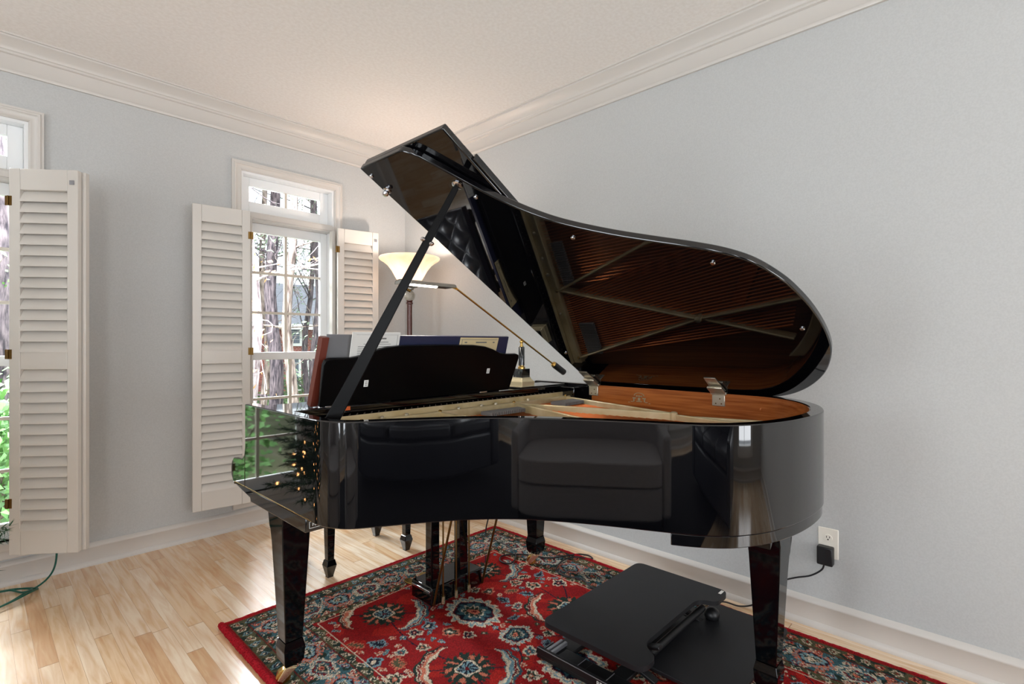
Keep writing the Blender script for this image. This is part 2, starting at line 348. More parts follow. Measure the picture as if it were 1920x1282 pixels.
# plain windows of the two walls behind the camera
k=4
for c in (-1.9,-.3,1.3):
    w=bpy.data.objects.new('window_%d'%k,None); C.objects.link(w); w['kind']='structure'; w.location=(XL,c,0); BASE[w.name]=Vector(w.location); k+=1
    b=MB(); b.box(XL-.06,XL+.02,c-.53,c-.42,.22,2.33); b.box(XL-.06,XL+.02,c+.42,c+.53,.22,2.33); b.box(XL-.06,XL+.02,c-.42,c+.42,2.22,2.33); b.box(XL-.06,XL+.05,c-.42,c+.42,.22,.32)
    b.box(XL-.06,XL-.03,c-.42,c+.42,1.22,1.28); b.box(XL-.055,XL-.035,c-.01,c+.01,.32,2.22); b.build('window_frame','sash_paint',w)
for c in (-1.9,-.2,1.5):
    w=bpy.data.objects.new('window_%d'%k,None); C.objects.link(w); w['kind']='structure'; w.location=(c,YB,0); BASE[w.name]=Vector(w.location); k+=1
    b=MB(); b.box(c-.53,c-.42,YB-.06,YB+.02,.22,2.33); b.box(c+.42,c+.53,YB-.06,YB+.02,.22,2.33); b.box(c-.42,c+.42,YB-.06,YB+.02,2.22,2.33); b.box(c-.42,c+.42,YB-.06,YB+.05,.22,.32)
    b.box(c-.42,c+.42,YB-.06,YB-.03,1.22,1.28); b.box(c-.01,c+.01,YB-.055,YB-.035,.32,2.22); b.build('window_frame','sash_paint',w)

# ------------------------------------------------------------------ shutters
def shutter(hx,hy,fx,fy,label,second=True,catch=True):
    d=Vector((fx-hx,fy-hy,0)); Wd=d.length; d.normalize(); n=Vector((d.y,-d.x,0))
    if n.y>0: n=-n                      # towards the room
    root=thing('shutter',(hx,hy,.20),label,'shutter','louvered shutters folded back beside the windows')
    def fnm(off): return lambda s,z,c:(hx+d.x*s+n.x*(c+off),hy+d.y*s+n.y*(c+off),z)
    def leaf(off,s0,nm):
        f=fnm(off); b=MB(); W0,W1=s0,s0+Wd; t0,t1=0,.028
        def bx(s1,s2,z1,z2,inset=0): b.prism([(s1,z1),(s2,z1),(s2,z2),(s1,z2)],t0+inset,t1-inset,f)
        bx(W0,W0+.047,.20,2.015); bx(W1-.047,W1,.20,2.015)
        for z1,z2 in ((.20,.315),(1.07,1.155),(1.915,2.015)): bx(W0+.047,W1-.047,z1,z2,.001)
        fr=b.build(nm,'shutter_paint',root,bevel=.003)
        b=MB()
        for za,zb,cnt in ((.315,1.07,15),(1.155,1.915,15)):
            p=(zb-za)/cnt
            for i in range(cnt):
                zc=za+p*(i+.5); w_=.0335
                a=math.radians(62); dz=math.sin(a)*w_; dt=math.cos(a)*w_
                # slat: bottom edge towards the room, elliptical section
                q=[]
                for k in range(10):
                    th=2*PI*k/10; u=math.cos(th)*w_; v=math.sin(th)*.0045
                    q.append((zc-u*math.sin(a)+v*math.cos(a)*0-0, .014+u*math.cos(a)+v*math.sin(a)))
                g=lambda z,t,s:f(s,z,t)
                b.prism(q,W0+.045,W1-.045,g)
        b.build('louvers','shutter_paint',fr,angle=60)
        return fr
    a=leaf(.034,0,'shutter_leaf')
    if second: leaf(0,.012,'shutter_leaf')
    if catch:
        MB().prism([(Wd-.034,1.945),(Wd-.014,1.945),(Wd-.014,1.965),(Wd-.034,1.965)],.0625,.066,fnm(0)).build('magnet_catch','edge_gray',root,smooth=False)
    MB().box(min(hx,hx-.024 if fx>hx else hx+.024),max(hx,hx-.024 if fx>hx else hx+.024),hy-.002,YF-.018,.217,2.0).build('mounting_strip','shutter_paint',root,bevel=.002)
    for zz in (.42,1.12,1.84):
        b=MB(); b.prism([(-.016,zz),(.013,zz),(.013,zz+.045),(-.016,zz+.045)],.060,.0635,fnm(0))
        f=fnm(0); b.tube([f(-.002,zz,.066),f(-.002,zz+.045,.066)],.0032,8); b.build('hinge','dark_brass',root)
    return root
shutter(1.212,3.452,.906,3.497,'open white louvered shutter on the left side of the middle window',second=False,catch=False)
shutter(1.822,3.50,2.120,3.446,'white louvered shutter between the middle window and the torch floor lamp')
shutter(.165,3.42,.392,3.228,'large white louvered shutter at the left edge, beside the leftmost window')

# ------------------------------------------------------------------ rug
RX0,RX1,RY0,RY1=.725,2.335,-.07,2.375
def make_rug():
    st=.004; nx=int((RX1-RX0)/st)+1; ny=int((RY1-RY0)/st)+1
    xs=np.linspace(RX0,RX1,nx); ys=np.linspace(RY0,RY1,ny); X,Y=np.meshgrid(xs,ys)
    pal={k:np.array(lin(v)) for k,v in dict(red=(150,20,22),red2=(178,34,24),dred=(112,12,22),green=(34,52,44),teal=(58,96,104),blue=(124,158,166),cream=(222,204,178),navy=(22,26,44),salmon=(208,118,92),olive=(86,84,58),plum=(96,40,70)).items()}
    I=np.zeros((ny,nx,3)); I[:]=pal['red']
    nz=np.sin(X*23+np.sin(Y*17)*2)*np.sin(Y*19+np.cos(X*13)*2); I[nz>.25]=pal['red2']*.8+pal['red']*.2
    wx=X+.005*np.sin(Y*90+X*40)+np.random.normal(0,.0016,X.shape); wy=Y+.005*np.sin(X*95-Y*37)+np.random.normal(0,.0016,X.shape)
    def put(mask,c): I[mask]=pal[c]
    def pol(cx,cy,rot=0,ax=1.,ay=1.):
        dx=wx-cx; dy=wy-cy; c,s=math.cos(rot),math.sin(rot); u=(dx*c+dy*s)/ax; v=(-dx*s+dy*c)/ay
        return np.hypot(u,v),np.arctan2(v,u)
    def sc(r,th,R,n,amp): return r<R*(1-amp+amp*np.abs(np.cos(n*th/2)))
    def flower(cx,cy,R,n=5,rot=0,cols=('cream','green','salmon')):
        r,th=pol(cx,cy,rot); put(sc(r,th,R,n,.35),cols[0]); put(sc(r,th,R*.74,n,.45),cols[1]); put(r<R*.28,cols[2]); put(r<R*.12,'cream')
    def leafm(cx,cy,L,w,rot,cols=('cream','green')):
        dx=wx-cx; dy=wy-cy; c,s=math.cos(rot),math.sin(rot); u=(dx*c+dy*s)/L; v=(-dx*s+dy*c)/w
        k=np.clip(1-u*u,0,1); e=np.abs(v)-k*(1+.25*np.sign(np.sin(u*22)))
        m_=(np.abs(u)<1); put(m_&(e<0),cols[0]); put(m_&(e<-.42),cols[1])
    def cres(cx,cy,R,w,a0,half,cols=('cream','teal','salmon')):
        r,th=pol(cx,cy); d=(th-a0+PI)%(2*PI)-PI; t=np.clip(1-(d/half)**2,0,1)**.6; on=np.abs(d)<half
        ins=.22*np.abs(np.sin(d*22))
        put(on&(r<R+w*1.35*t)&(r>R-w*(.75+ins)*t),cols[1]); put(on&(r<R+w*.9*t)&(r>R-w*(.6+ins)*t),cols[0]); put(on&(r<R+w*.35*t)&(r>R-w*.15*t),cols[2]); put(on&(np.abs(r-R-w*.62*t)<.0035),'dred')
    def rosette(cx,cy,k=1.,arms=True):
        r,th=pol(cx,cy); put(sc(r,th,.098*k,22,.22),'green'); put((np.abs(r-.066*k)<.015*k)&(np.cos(th*10)>.45),'salmon'); put(r<.043*k,'cream'); put(r<.036*k,'navy'); put((r<.033*k)&(np.cos(th*8)>.1),'blue'); put(r<.010*k,'dred')
        if arms:
            cres(cx,cy,.160*k,.024*k,2.3,.95,('cream','green','salmon')); cres(cx,cy,.160*k,.024*k,-.85,.95,('cream','teal','blue'))
    def palm(cx,cy,R,rot=0,cols=('cream','navy','red','teal','salmon'),ax=1.25):
        r,th=pol(cx,cy,rot,ax,1.); put(sc(r,th,R,17,.2),cols[0]); put(sc(r,th,R*.9,17,.24),'blue'); put(sc(r,th,R*.8,17,.2),cols[0]); put((r<R*.68),'dred'); put(r<R*.64,cols[1]); put(sc(r,th,R*.6,11,.3),cols[3]); put(sc(r,th,R*.42,9,.4),'cream'); put(sc(r,th,R*.36,9,.4),'green'); put(r<R*.18,cols[4]); put(r<R*.08,'dred')
    def vine(pts,c='navy',w=.0028):
        pts=spline([(a,b_,0) for a,b_ in pts],8)
        for a,b_ in zip(pts[:-1],pts[1:]):
            x0,x1=sorted((a.x,b_.x)); y0,y1=sorted((a.y,b_.y)); i0,i1=np.searchsorted(xs,[x0-.01,x1+.01]); j0,j1=np.searchsorted(ys,[y0-.01,y1+.01])
            sx=X[j0:j1,i0:i1]; sy=Y[j0:j1,i0:i1]
            if sx.size==0: continue
            d=Vector((b_.x-a.x,b_.y-a.y)); L2=d.length_squared+1e-9; t=np.clip(((sx-a.x)*d.x+(sy-a.y)*d.y)/L2,0,1)
            m_=np.hypot(sx-a.x-t*d.x,sy-a.y-t*d.y)<w; I[j0:j1,i0:i1][m_]=pal[c]
    cxm=(RX0+RX1)/2
    for yy in (1.96,1.41,.86,.31):
        vine([(1.0,yy+.2),(1.25,yy),(1.4,yy-.12),(1.53,yy+.02),(1.66,yy-.12),(1.85,yy),(2.05,yy+.2)]); vine([(1.25,yy),(1.2,yy-.28),(1.25,yy-.55)]); vine([(1.85,yy),(1.9,yy-.28),(1.85,yy-.55)]); vine([(1.53,yy+.3),(1.50,yy),(1.56,yy-.3)])
    placed=[]
    def ok(x,y,r):
        if any(math.hypot(x-a,y-b_)<r+c for a,b_,c in placed): return False
        placed.append((x,y,r)); return True
    for yy in (1.96,1.41,.86,.31):
        for xx in (1.248,1.845): rosette(xx,yy); ok(xx,yy,.185)
        palm(cxm+.0,yy-.27,.115,PI/2); ok(cxm,yy-.27,.13)
        palm(cxm-.0,yy+.02,.070,0,ax=1.1); ok(cxm,yy+.02,.08)
    rnd=random.Random(3)
    for _ in range(1500):
        x=rnd.uniform(RX0+.3,RX1-.3); y=rnd.uniform(RY0+.3,RY1-.3); r=rnd.choice([.040,.034,.028])
        if ok(x,y,r):
            if rnd.random()<.6: flower(x,y,r,rnd.choice([5,6,7]),rnd.uniform(0,3),rnd.choice([('cream','green','salmon'),('cream','navy','red'),('blue','navy','cream'),('cream','teal','red'),('salmon','green','cream')]))
            else: leafm(x,y,r*1.15,r*.6,rnd.uniform(0,3),rnd.choice([('cream','green'),('blue','navy'),('salmon','olive')]))
    for _ in range(2600):
        x=rnd.uniform(RX0+.3,RX1-.3); y=rnd.uniform(RY0+.3,RY1-.3); r=.014
        if ok(x,y,r): flower(x,y,r,5,0,rnd.choice([('blue','teal','cream'),('cream','salmon','dred'),('green','olive','cream')]))
    # border
    D=np.minimum(np.minimum(X-RX0,RX1-X),np.minimum(Y-RY0,RY1-Y)); bw=.285
    edge=bw-.02*np.abs(np.sin((X+Y)*26)); B=D<edge
    put(B,'olive'); Q=np.sin(X*61+np.sin(Y*40)*1.6)*np.sin(Y*57+np.sin(X*43)*1.7)
    put(B&(Q>.15),'green'); put(B&(D>.085)&(D<.235),'green'); put(B&(D>.085)&(D<.235)&(Q>-.2),'teal')
    def along(off,step):
        L=[]; n1=int((RX1-RX0-2*off)/step); n2=int((RY1-RY0-2*off)/step)
        for i in range(n1+1):
            x=RX0+off+(RX1-RX0-2*off)*i/n1; L+=[(x,RY1-off,0),(x,RY0+off,0)]
        for i in range(1,n2):
            y=RY0+off+(RY1-RY0-2*off)*i/n2; L+=[(RX0+off,y,PI/2),(RX1-off,y,PI/2)]
        return L
    for i,(x,y,a) in enumerate(along(.16,.14)):
        if i%4<2: palm(x,y,.062,a,('salmon','navy','red','blue','cream'),1.2)
        else: palm(x,y,.05,a,('cream','dred','red','teal','salmon'),1.5)
    for i,(x,y,a) in enumerate(along(.16,.07)):
        if i%4>=2:
            leafm(x+.028*math.sin(i),y+.028*math.cos(i),.034,.012,a+.7,('cream','teal'))
    for i,(x,y,a) in enumerate(along(.10,.036)): flower(x,y+.006*math.sin(i*2.1),.014,5,i,(('salmon','red','cream'),('blue','navy','cream'),('cream','dred','cream'))[i%3])
    for i,(x,y,a) in enumerate(along(.225,.04)): flower(x,y+.006*math.sin(i*1.7),.017,5,i,(('cream','red','cream'),('salmon','green','cream'),('blue','plum','cream'))[i%3])
    for i,(x,y,a) in enumerate(along(.05,.048)): flower(x,y,.019,5,i,(('cream','green','salmon'),('salmon','dred','cream'),('blue','navy','cream'),('cream','olive','red'))[i%4])
    for i,(x,y,a) in enumerate(along(.262,.05)): leafm(x,y,.02,.010,a+.5*(-1)**i,('cream','green'))
    for a_,b_,c in ((.078,.082,'dred'),(.240,.244,'dred'),(.282,.286,'cream')): put((D>a_)&(D<b_),c)
    put(D<.022,'red')
    I*=(.62+.34*np.random.rand(ny,nx,1)); I*=(.93+.14*np.random.rand(ny,nx,3))
    Z=.0125+.0016*np.random.rand(ny,nx)+.0012*np.sin(X*9)*np.sin(Y*7); Z=np.where(D<.003,.004,Z)
    base=Vector((cxm,(RY0+RY1)/2,0))
    me=bpy.data.meshes.new('pile'); V=np.stack([X-base.x,Y-base.y,Z],-1).reshape(-1,3).astype(np.float32)
    idx=np.arange(nx*ny).reshape(ny,nx); F_=np.stack([idx[:-1,:-1],idx[:-1,1:],idx[1:,1:],idx[1:,:-1]],-1).reshape(-1,4).astype(np.int32)
    me.vertices.add(len(V)); me.vertices.foreach_set('co',V.ravel()); me.loops.add(F_.size); me.loops.foreach_set('vertex_index',F_.ravel())
    me.polygons.add(len(F_)); me.polygons.foreach_set('loop_start',np.arange(0,F_.size,4,dtype=np.int32)); me.polygons.foreach_set('loop_total',np.full(len(F_),4,dtype=np.int32)); me.update(calc_edges=True)
    ca=me.color_attributes.new('weave','FLOAT_COLOR','POINT'); ca.data.foreach_set('color',np.concatenate([I.reshape(-1,3),np.ones((nx*ny,1))],1).astype(np.float32).ravel())
    me.materials.append(M['rug_wool']); me.polygons.foreach_set('use_smooth',[True]*len(me.polygons))
    root=thing('rug',base,'large red wool rug with blue and cream floral pattern under the piano','rug')
    o=bpy.data.objects.new('pile',me); C.objects.link(o); o.parent=root
    MB().box(RX0,RX1,RY0,RY1,.0005,.004).build('backing','felt_red',root,smooth=False)
    rn=random.Random(5); pts=[]; rad=[]
    def seg(a,b_,n,r0):
        for i in range(n):
            t=i/n; pts.append((a[0]+(b_[0]-a[0])*t+rn.uniform(-.0015,.0015),a[1]+(b_[1]-a[1])*t+rn.uniform(-.0015,.0015),r0*.92)); rad.append(r0*rn.uniform(.86,1.1))
    seg((RX0,RY1),(RX1,RY1),160,.0085); seg((RX1,RY1),(RX1,RY0),240,.0085); seg((RX1,RY0),(RX0,RY0),160,.0085); seg((RX0,RY0),(RX0,RY1-.0),700,.0135)
    MB().tube(pts,0,8,True,rad).build('bound_edge','rug_edge',root)
make_rug()

# ------------------------------------------------------------------ grand piano
RIMP=[(.612,1.774),(.612,1.6),(.612,1.45),(.612,1.32),(.615,1.26),(.633,1.212),(.662,1.178),(.726,1.138),(.817,1.083),(.90,1.024),(.975,.955),(1.03,.885),(1.09,.785),(1.14,.685),(1.185,.59),(1.225,.52),(1.275,.465),(1.35,.421),(1.42,.397),(1.50,.380),(1.60,.371),(1.70,.375),(1.80,.40),(1.88,.435),(1.96,.49),(2.02,.555),(2.055,.63),(2.068,.72),(2.07,.9),(2.07,1.3),(2.07,1.6),(2.07,1.774)]
RO=[(p.x,p.y) for p in spline([(a,b_,0) for a,b_ in RIMP],6)]
def offset(line,d):
    out=[]; n=len(line)
    for i,(x,y) in enumerate(line):
        a=line[max(i-1,0)]; c=line[min(i+1,n-1)]; t=Vector((c[0]-a[0],c[1]-a[1])).normalized(); out.append((x-t.y*d,y+t.x*d))   # left of travel = inside (runs down then right then up)
    return out
RI=offset(RO,.036); RI2=offset(RO,.0375)
ZB,ZR=.73,1.0
piano=thing('grand_piano',(1.34,1.2,0),'glossy black baby grand piano with its curved lid propped open','piano')
rim=MB().ring(RO,RI,ZB,ZR).build('rim','piano_black',piano,bevel=.003,angle=30)
# thin wooden veneer lining the inside of the rim
i0=next(i for i,p in enumerate(RI) if p[1]<1.56)
i1=len(RI)-1-next(i for i,p in enumerate(RI[::-1]) if p[1]<1.47)
MB().ring(RI[i0:i1],RI2[i0:i1],.80,.9975).build('inner_rim','rim_wood',piano,angle=30)
# lower band round the tail
i2=next(i for i,p in enumerate(RO) if p[1]<.60)
LB=offset(RO,.004); LBI=offset(RO,.05)
MB().ring(LB[i2:i1+10],LBI[i2:i1+10],.700,ZB).build('lower_band','piano_black',piano,bevel=.002)
# bottom: beams
b=MB(); b.box(.66,2.03,1.34,1.42,.70,.78)
for (x0,y0,x1,y1) in ((.95,1.38,1.62,.50),(1.35,1.38,1.72,.45),(1.85,1.38,1.86,.50)):
    d=Vector((x1-x0,y1-y0,0)); L=d.length; m_=frame_mtx(((x0+x1)/2,(y0+y1)/2,.765),d,(0,0,1)); b.obox(m_,L,.07,.08)
b.build('back_beams','piano_satin',piano)
MB().prism([(1.345,.690),(1.735,.690),(1.742,.702),(1.872,.722),(1.872,.729),(1.345,.729)],.616,2.066,lambda a,z,c:(c,a,z)).build('keybed','piano_black',piano,bevel=.003)
# arms: rim continues past its full height part with a scroll front
for nm,xa,xb in (('arm',.612,.66),('arm',2.022,2.07)):
    prof=[(1.774,.73),(1.774,.870),(1.782,.835),(1.800,.820),(1.84,.817),(1.878,.812),(1.895,.798),(1.902,.775),(1.900,.750),(1.882,.728),(1.874,.720),(1.868,.7295)]
    MB().prism(prof,xa,xb,lambda a,z,c:(c,a,z)).build(nm,'piano_black',piano,bevel=.004,angle=50)
b=MB(); b.prism([(1.30,.733),(1.30,.7345),(1.87,.7345),(1.87,.733)],.6108,.6125,lambda a,z,c:(c,a,z)); b.build('keybed_seam','brass',piano,smooth=False)
# key block, fallboard, key slip and keys
MB().box(.662,2.02,1.775,1.80,.73,.752).build('key_slip','piano_black',piano,bevel=.002)
fb=[(1.60,.985),(1.60,.972),(1.66,.93),(1.70,.87),(1.715,.81),(1.80,.806),(1.80,.79),(1.705,.79),(1.69,.86),(1.65,.92),(1.585,.975)]
MB().prism(fb,.662,2.02,lambda a,z,c:(c,a,z)).build('fallboard','piano_black',piano,angle=50)
# music shelf, the sliding tray of the desk
MB().box(.655,2.03,1.56,1.772,.974,.990).build('music_shelf','piano_black',piano,bevel=.003)
MB().box(.70,1.96,1.578,1.590,.964,.974).build('shelf_rail','piano_black',piano,bevel=.002)
b=MB(); b.box(.655,2.03,1.592,1.62,.960,.974); b.box(1.97,2.032,1.47,1.565,.925,.985); b.build('pin_rail','piano_black',piano,bevel=.003)
MB().box(1.70,2.02,1.563,1.70,.990,.996).build('side_tray','piano_black',piano,bevel=.002)
# music desk: shaped board leaning towards the tail
zt=lambda s: 0
def desk_pt(x,h,c): return (x,1.585-.25*h-c*.97,.995+h*.97-.25*c)
top=[(.765,.0),(.760,.140),(.765,.155),(.78,.161),(.85,.161),(.89,.167),(.935,.184),(.98,.195),(1.04,.201),(1.22,.203),(1.38,.201),(1.445,.195),(1.49,.184),(1.53,.169),(1.575,.162),(1.635,.162),(1.652,.157),(1.656,.144),(1.630,0)]
dsk=MB().prism(top[::-1],0,.016,desk_pt).build('music_desk','desk_black',piano,bevel=.003)
def sticker(nm,px_x,h,w,hh,ch):
    p=MB().prism([(px_x-w/2,h-hh/2),(px_x+w/2,h-hh/2),(px_x+w/2,h+hh/2),(px_x-w/2,h+hh/2)],.0163,.0168,desk_pt).build(nm,'white_label',dsk,smooth=False)
    b=MB()
    for i in range(3): b.prism([(px_x-w*.3,h-hh*.3+i*hh*.25),(px_x+w*.3,h-hh*.3+i*hh*.25),(px_x+w*.3,h-hh*.22+i*hh*.25),(px_x-w*.3,h-hh*.22+i*hh*.25)],.0169,.0171,desk_pt)
    b.build('print','ink',p,smooth=False)
sticker('paper_label',.918,.072,.016,.023,0); sticker('paper_label',1.481,.092,.016,.021,0)
MB().box(.815,.865,1.5592,1.5598,.9755,.9885).build('orange_label','orange_label',piano,smooth=False)
# desk support hinges on the shelf
for x in (.80,1.47):
    MB().box(x-.02,x+.02,1.562,1.585,.990,.995).build('desk_hinge','chrome',piano,bevel=.001)
# soundboard, plate, strings
SB=offset(RO,.04)
sbp=[p for p in SB if p[1]<1.55]
MB().prism(sbp,.835,.845).build('soundboard','soundboard_wood',piano,smooth=False)
def resample(L,n):
    L=[Vector((a,b_)) for a,b_ in L]; d=[0]
    for a,b_ in zip(L[:-1],L[1:]): d.append(d[-1]+(b_-a).length)
    out=[];j=0
    for i in range(n):
        t=d[-1]*i/(n-1)
        while j<len(d)-2 and d[j+1]<t: j+=1
        k=(t-d[j])/max(d[j+1]-d[j],1e-9); out.append(tuple(L[j]+(L[j+1]-L[j])*k))
    return out
def cut(L): 
    k=next(i for i,p in enumerate(L) if p[0]>1.93 and p[1]<.8); return [p for p in L[:k] if p[1]<1.50]
outer=cut(offset(RO,.042)); inner=cut(offset(RO,.080))
plate=MB().ring(resample(outer,140),resample(inner,140),.895,.922).build('cast_plate','gold_plate',piano,bevel=.004)
MB().box(.656,2.026,1.50,1.537,.900,.942).build('pin_block_flange','gold_plate',plate,bevel=.003)
MB().box(.656,2.026,1.537,1.543,.900,.960).build('plate_wall','gold_plate',plate,bevel=.002)
MB().box(.656,2.026,1.543,1.60,.900,.958).build('pin_block','piano_satin',piano,bevel=.002)
MB().prism([(.656,1.489),(1.97,1.489),(1.97,1.50),(.656,1.50)],.885,.945).build('plate_wall','gold_plate',plate,bevel=.003)
struts=[((1.19,1.49),(1.17,1.00),.944),((1.585,1.49),(1.424,1.01),.944),((1.424,1.01),(1.33,.52),.944),((1.585,1.49),(1.755,.862),.944),((1.94,1.49),(1.755,.862),.944),((1.755,.862),(1.684,.46),.940),((1.755,.862),(1.846,.54),.936),((.87,1.49),(.87,1.14),.944)]
for (a,c,z) in struts:
    d=Vector((c[0]-a[0],c[1]-a[1],0)); L=d.length; m_=frame_mtx(((a[0]+c[0])/2,(a[1]+c[1])/2,(z+.893)/2),d,(0,0,1))
    MB().obox(m_,L+.012,.009,z-.893,).build('plate_strut','gold_plate',plate,bevel=.004)
MB().lathe([(.013,.885),(.013,.944),(.008,.948),(0,.949)],(1.755,.862,0)).build('strut_post','gold_plate',plate)
for x in (.87,1.19,1.585,1.94):
    MB().lathe([(.0065,.93),(.0065,.948),(.004,.951),(0,.951)],(x,1.497,0),12).build('plate_screw','brass',plate)
for x in (.96,1.06,1.30,1.42,1.50,1.70):
    MB().lathe([(.0075,.942),(.0075,.947),(.004,.950),(0,.950)],(x,1.52,0),14).build('plate_screw','hinge_metal',plate)
def inside_y(x):   # where the rim cuts a line of constant x on the curved side
    ys=[RI[i][1]+(x-RI[i][0])*(RI[i+1][1]-RI[i][1])/(RI[i+1][0]-RI[i][0]+1e-9) for i in range(len(RI)-1) if (RI[i][0]-x)*(RI[i+1][0]-x)<=0 and RI[i][1]<1.3]
    return min(ys) if ys else 1.3
for i in range(64):       # plain wires
    x=.70+i*.0138; x2=x-.04*(i/63); y2=min(inside_y(x2)+.09,1.40)
    MB().tube([(x,1.49,.915),(x2,y2,.900)],.0013,5).build('treble_string','copper_string' if i>40 else 'steel_string',plate)
for i in range(30):       # copper wound bass strings crossing over
    t=i/29; x=1.62+.32*t; x2=1.40+.40*t; y2=inside_y(x2)+.10
    MB().tube([(x,1.49,.922),(x2,y2,.912)],.0028,6).build('bass_string','copper_string',plate)
for i in range(90):      # tuning pins
    x=.72+1.22*i/89; MB().lathe([(.0022,.955),(.0022,.9605),(.0015,.962),(0,.962)],(x,1.553+.018*(i%2),0),6).build('tuning_pin','slot_dark',plate)
b=MB()
for i in range(20): b.box(1.36+i*.0105,1.367+i*.0105,1.40,1.46,.918,.932)
b.build('damper_felts','felt_gray',plate,bevel=.001)
b=MB()
for i in range(18): b.box(1.76+i*.009,1.766+i*.009,1.36,1.44,.925,.939)
b.build('damper_felts','felt_gray',plate,bevel=.001)
MB().prism([(1.42,.60),(1.70,.74),(1.73,.70),(1.45,.56)],.846,.898).build('bass_bridge','rim_wood',piano,bevel=.003)
# crest on the inside of the spine
b=MB(); XI=2.0315
def emb(y,z,w,h,sh=0): b.prism([(y-w,z-h),(y+w,z-h),(y+w,z+h),(y-w,z+h)],XI-.0012,XI,lambda a,zz,c:(c,a,zz))
for a in range(14):
    q=PI*a/13; b.prism([(1.16+.024*math.cos(q)-.001,.962+.012*math.sin(q)),(1.16+.024*math.cos(q)+.002,.962+.012*math.sin(q)),(1.16+.024*math.cos(q)+.002,.965+.012*math.sin(q)),(1.16+.024*math.cos(q)-.001,.965+.012*math.sin(q))],XI-.0012,XI,lambda a_,zz,c:(c,a_,zz))
for y,z,w,h in ((1.16,.9615,.016,.0016),(1.148,.961,.0014,.004),(1.160,.961,.0014,.004),(1.172,.961,.0014,.004),(1.136,.952,.008,.0025),(1.184,.952,.008,.0025),(1.16,.948,.006,.006),(1.134,.943,.0025,.006),(1.186,.943,.0025,.006),(1.160,.938,.014,.0016),(1.125,.936,.006,.0012),(1.195,.936,.006,.0012),(1.11,.932,.004,.001),(1.21,.932,.004,.001)): emb(y,z,w,h)
b.build('maker_crest','decal_silver',piano,smooth=False)
# sticker under the keybed corner
text('made_in_label','MADE IN JAPAN',.0115,frame_mtx((.675,1.3436,.7095),(1,0,0),(0,-1,0)),'white_label',piano)
b=MB(); 
for z in (.701,.718): b.box(.626,.724,1.3434,1.3438,z-.0005,z+.0005)
for x in (.626,.724): b.box(x-.0005,x+.0005,1.3434,1.3438,.701,.718)
b.build('label_border','white_label',piano,smooth=False)

# ---- lid
TH=math.radians(30.7); XH,ZH=2.045,1.003
cT,sT=math.cos(TH),math.sin(TH)
def lidp(x,y,d): u=XH-x; return (XH-u*cT+d*sT, y, ZH+u*sT+d*cT)
LO=[(x+0,y) for x,y in offset(RO,-.010)]
LO=[(max(x,.622) if y>1.2 else x,y) for x,y in LO if y<1.425]
j0=0
LO=[(.622,1.425)]+[p for p in LO if p[0]<2.078 ]
LO=[p for p in LO]+[(2.075,1.425)]
lid=MB().prism(LO,0,.022,lidp).build('lid','piano_black',piano,bevel=.004,angle=30)
MB().prism([(.625,1.043),(2.07,1.043),(2.07,1.425),(.625,1.425)],.0235,.045,lidp).build('front_flap','piano_black',lid,bevel=.004)
MB().prism([(.74,1.034),(2.05,1.034),(2.05,1.043),(.74,1.043)],.028,.050,lidp).build('flap_lip','piano_black',lid,bevel=.002)
for x,y in ((.658,1.408),(.839,1.103),(1.067,.901),(1.246,.557),(1.583,.387+.03),(1.75,1.38)):
    c=Vector(lidp(x,y,0)); nrm=Vector((-sT,0,-cT)); m_=frame_mtx(c,(cT,0,-sT),nrm)
    MB().lathe([(.0068,-.0005),(.0068,.003),(.005,.005),(.002,.005),(0,.004)],seg=16,mtx=m_).build('lid_bumper','chrome',lid)
c=Vector(lidp(.722,1.405,0)); m_=frame_mtx(c,(cT,0,-sT),(-sT,0,-cT)); MB().lathe([(.013,0),(.013,.003),(.008,.006),(.008,.012),(.011,.016),(.008,.021),(0,.022)],seg=20,mtx=m_).build('flap_catch','chrome',lid)
for y in (1.33,1.16):   # brackets where the flap turns on the lid
    pass
for y in (1.40,.81):   # butterfly hinges
    h=MB().box(XI-.004,XI,y-.025,y+.025,.948,.992).build('lid_hinge','hinge_metal',piano,bevel=.003)
    b=MB(); b.box(XI-.006,XI+.012,y-.030,y+.030,.993,1.0035); b.build('hinge_leaf','hinge_metal',h,bevel=.001)
    MB().prism([(1.925,y-.022),(2.03,y-.028),(2.03,y+.028),(1.925,y+.022)],-.003,-.0005,lidp).build('hinge_leaf','hinge_metal',h,bevel=.001)
    b=MB().prism([(1.985,y-.029),(2.035,y-.029),(2.035,y+.029),(1.985,y+.029)],-.016,-.004,lambda x,yy,d:(lidp(x,yy,d)[0]-.004,yy,lidp(x,yy,d)[2])); b.build('hinge_knuckle','hinge_metal',h,bevel=.004)
    b=MB()
    for dy,z in ((-.006,.977),(.010,.958),(-.012,.958)): b.tube([(XI-.0046,y+dy,z),(XI-.003,y+dy,z)],.0028,10)
    b.build('screw','dark_brass',h)
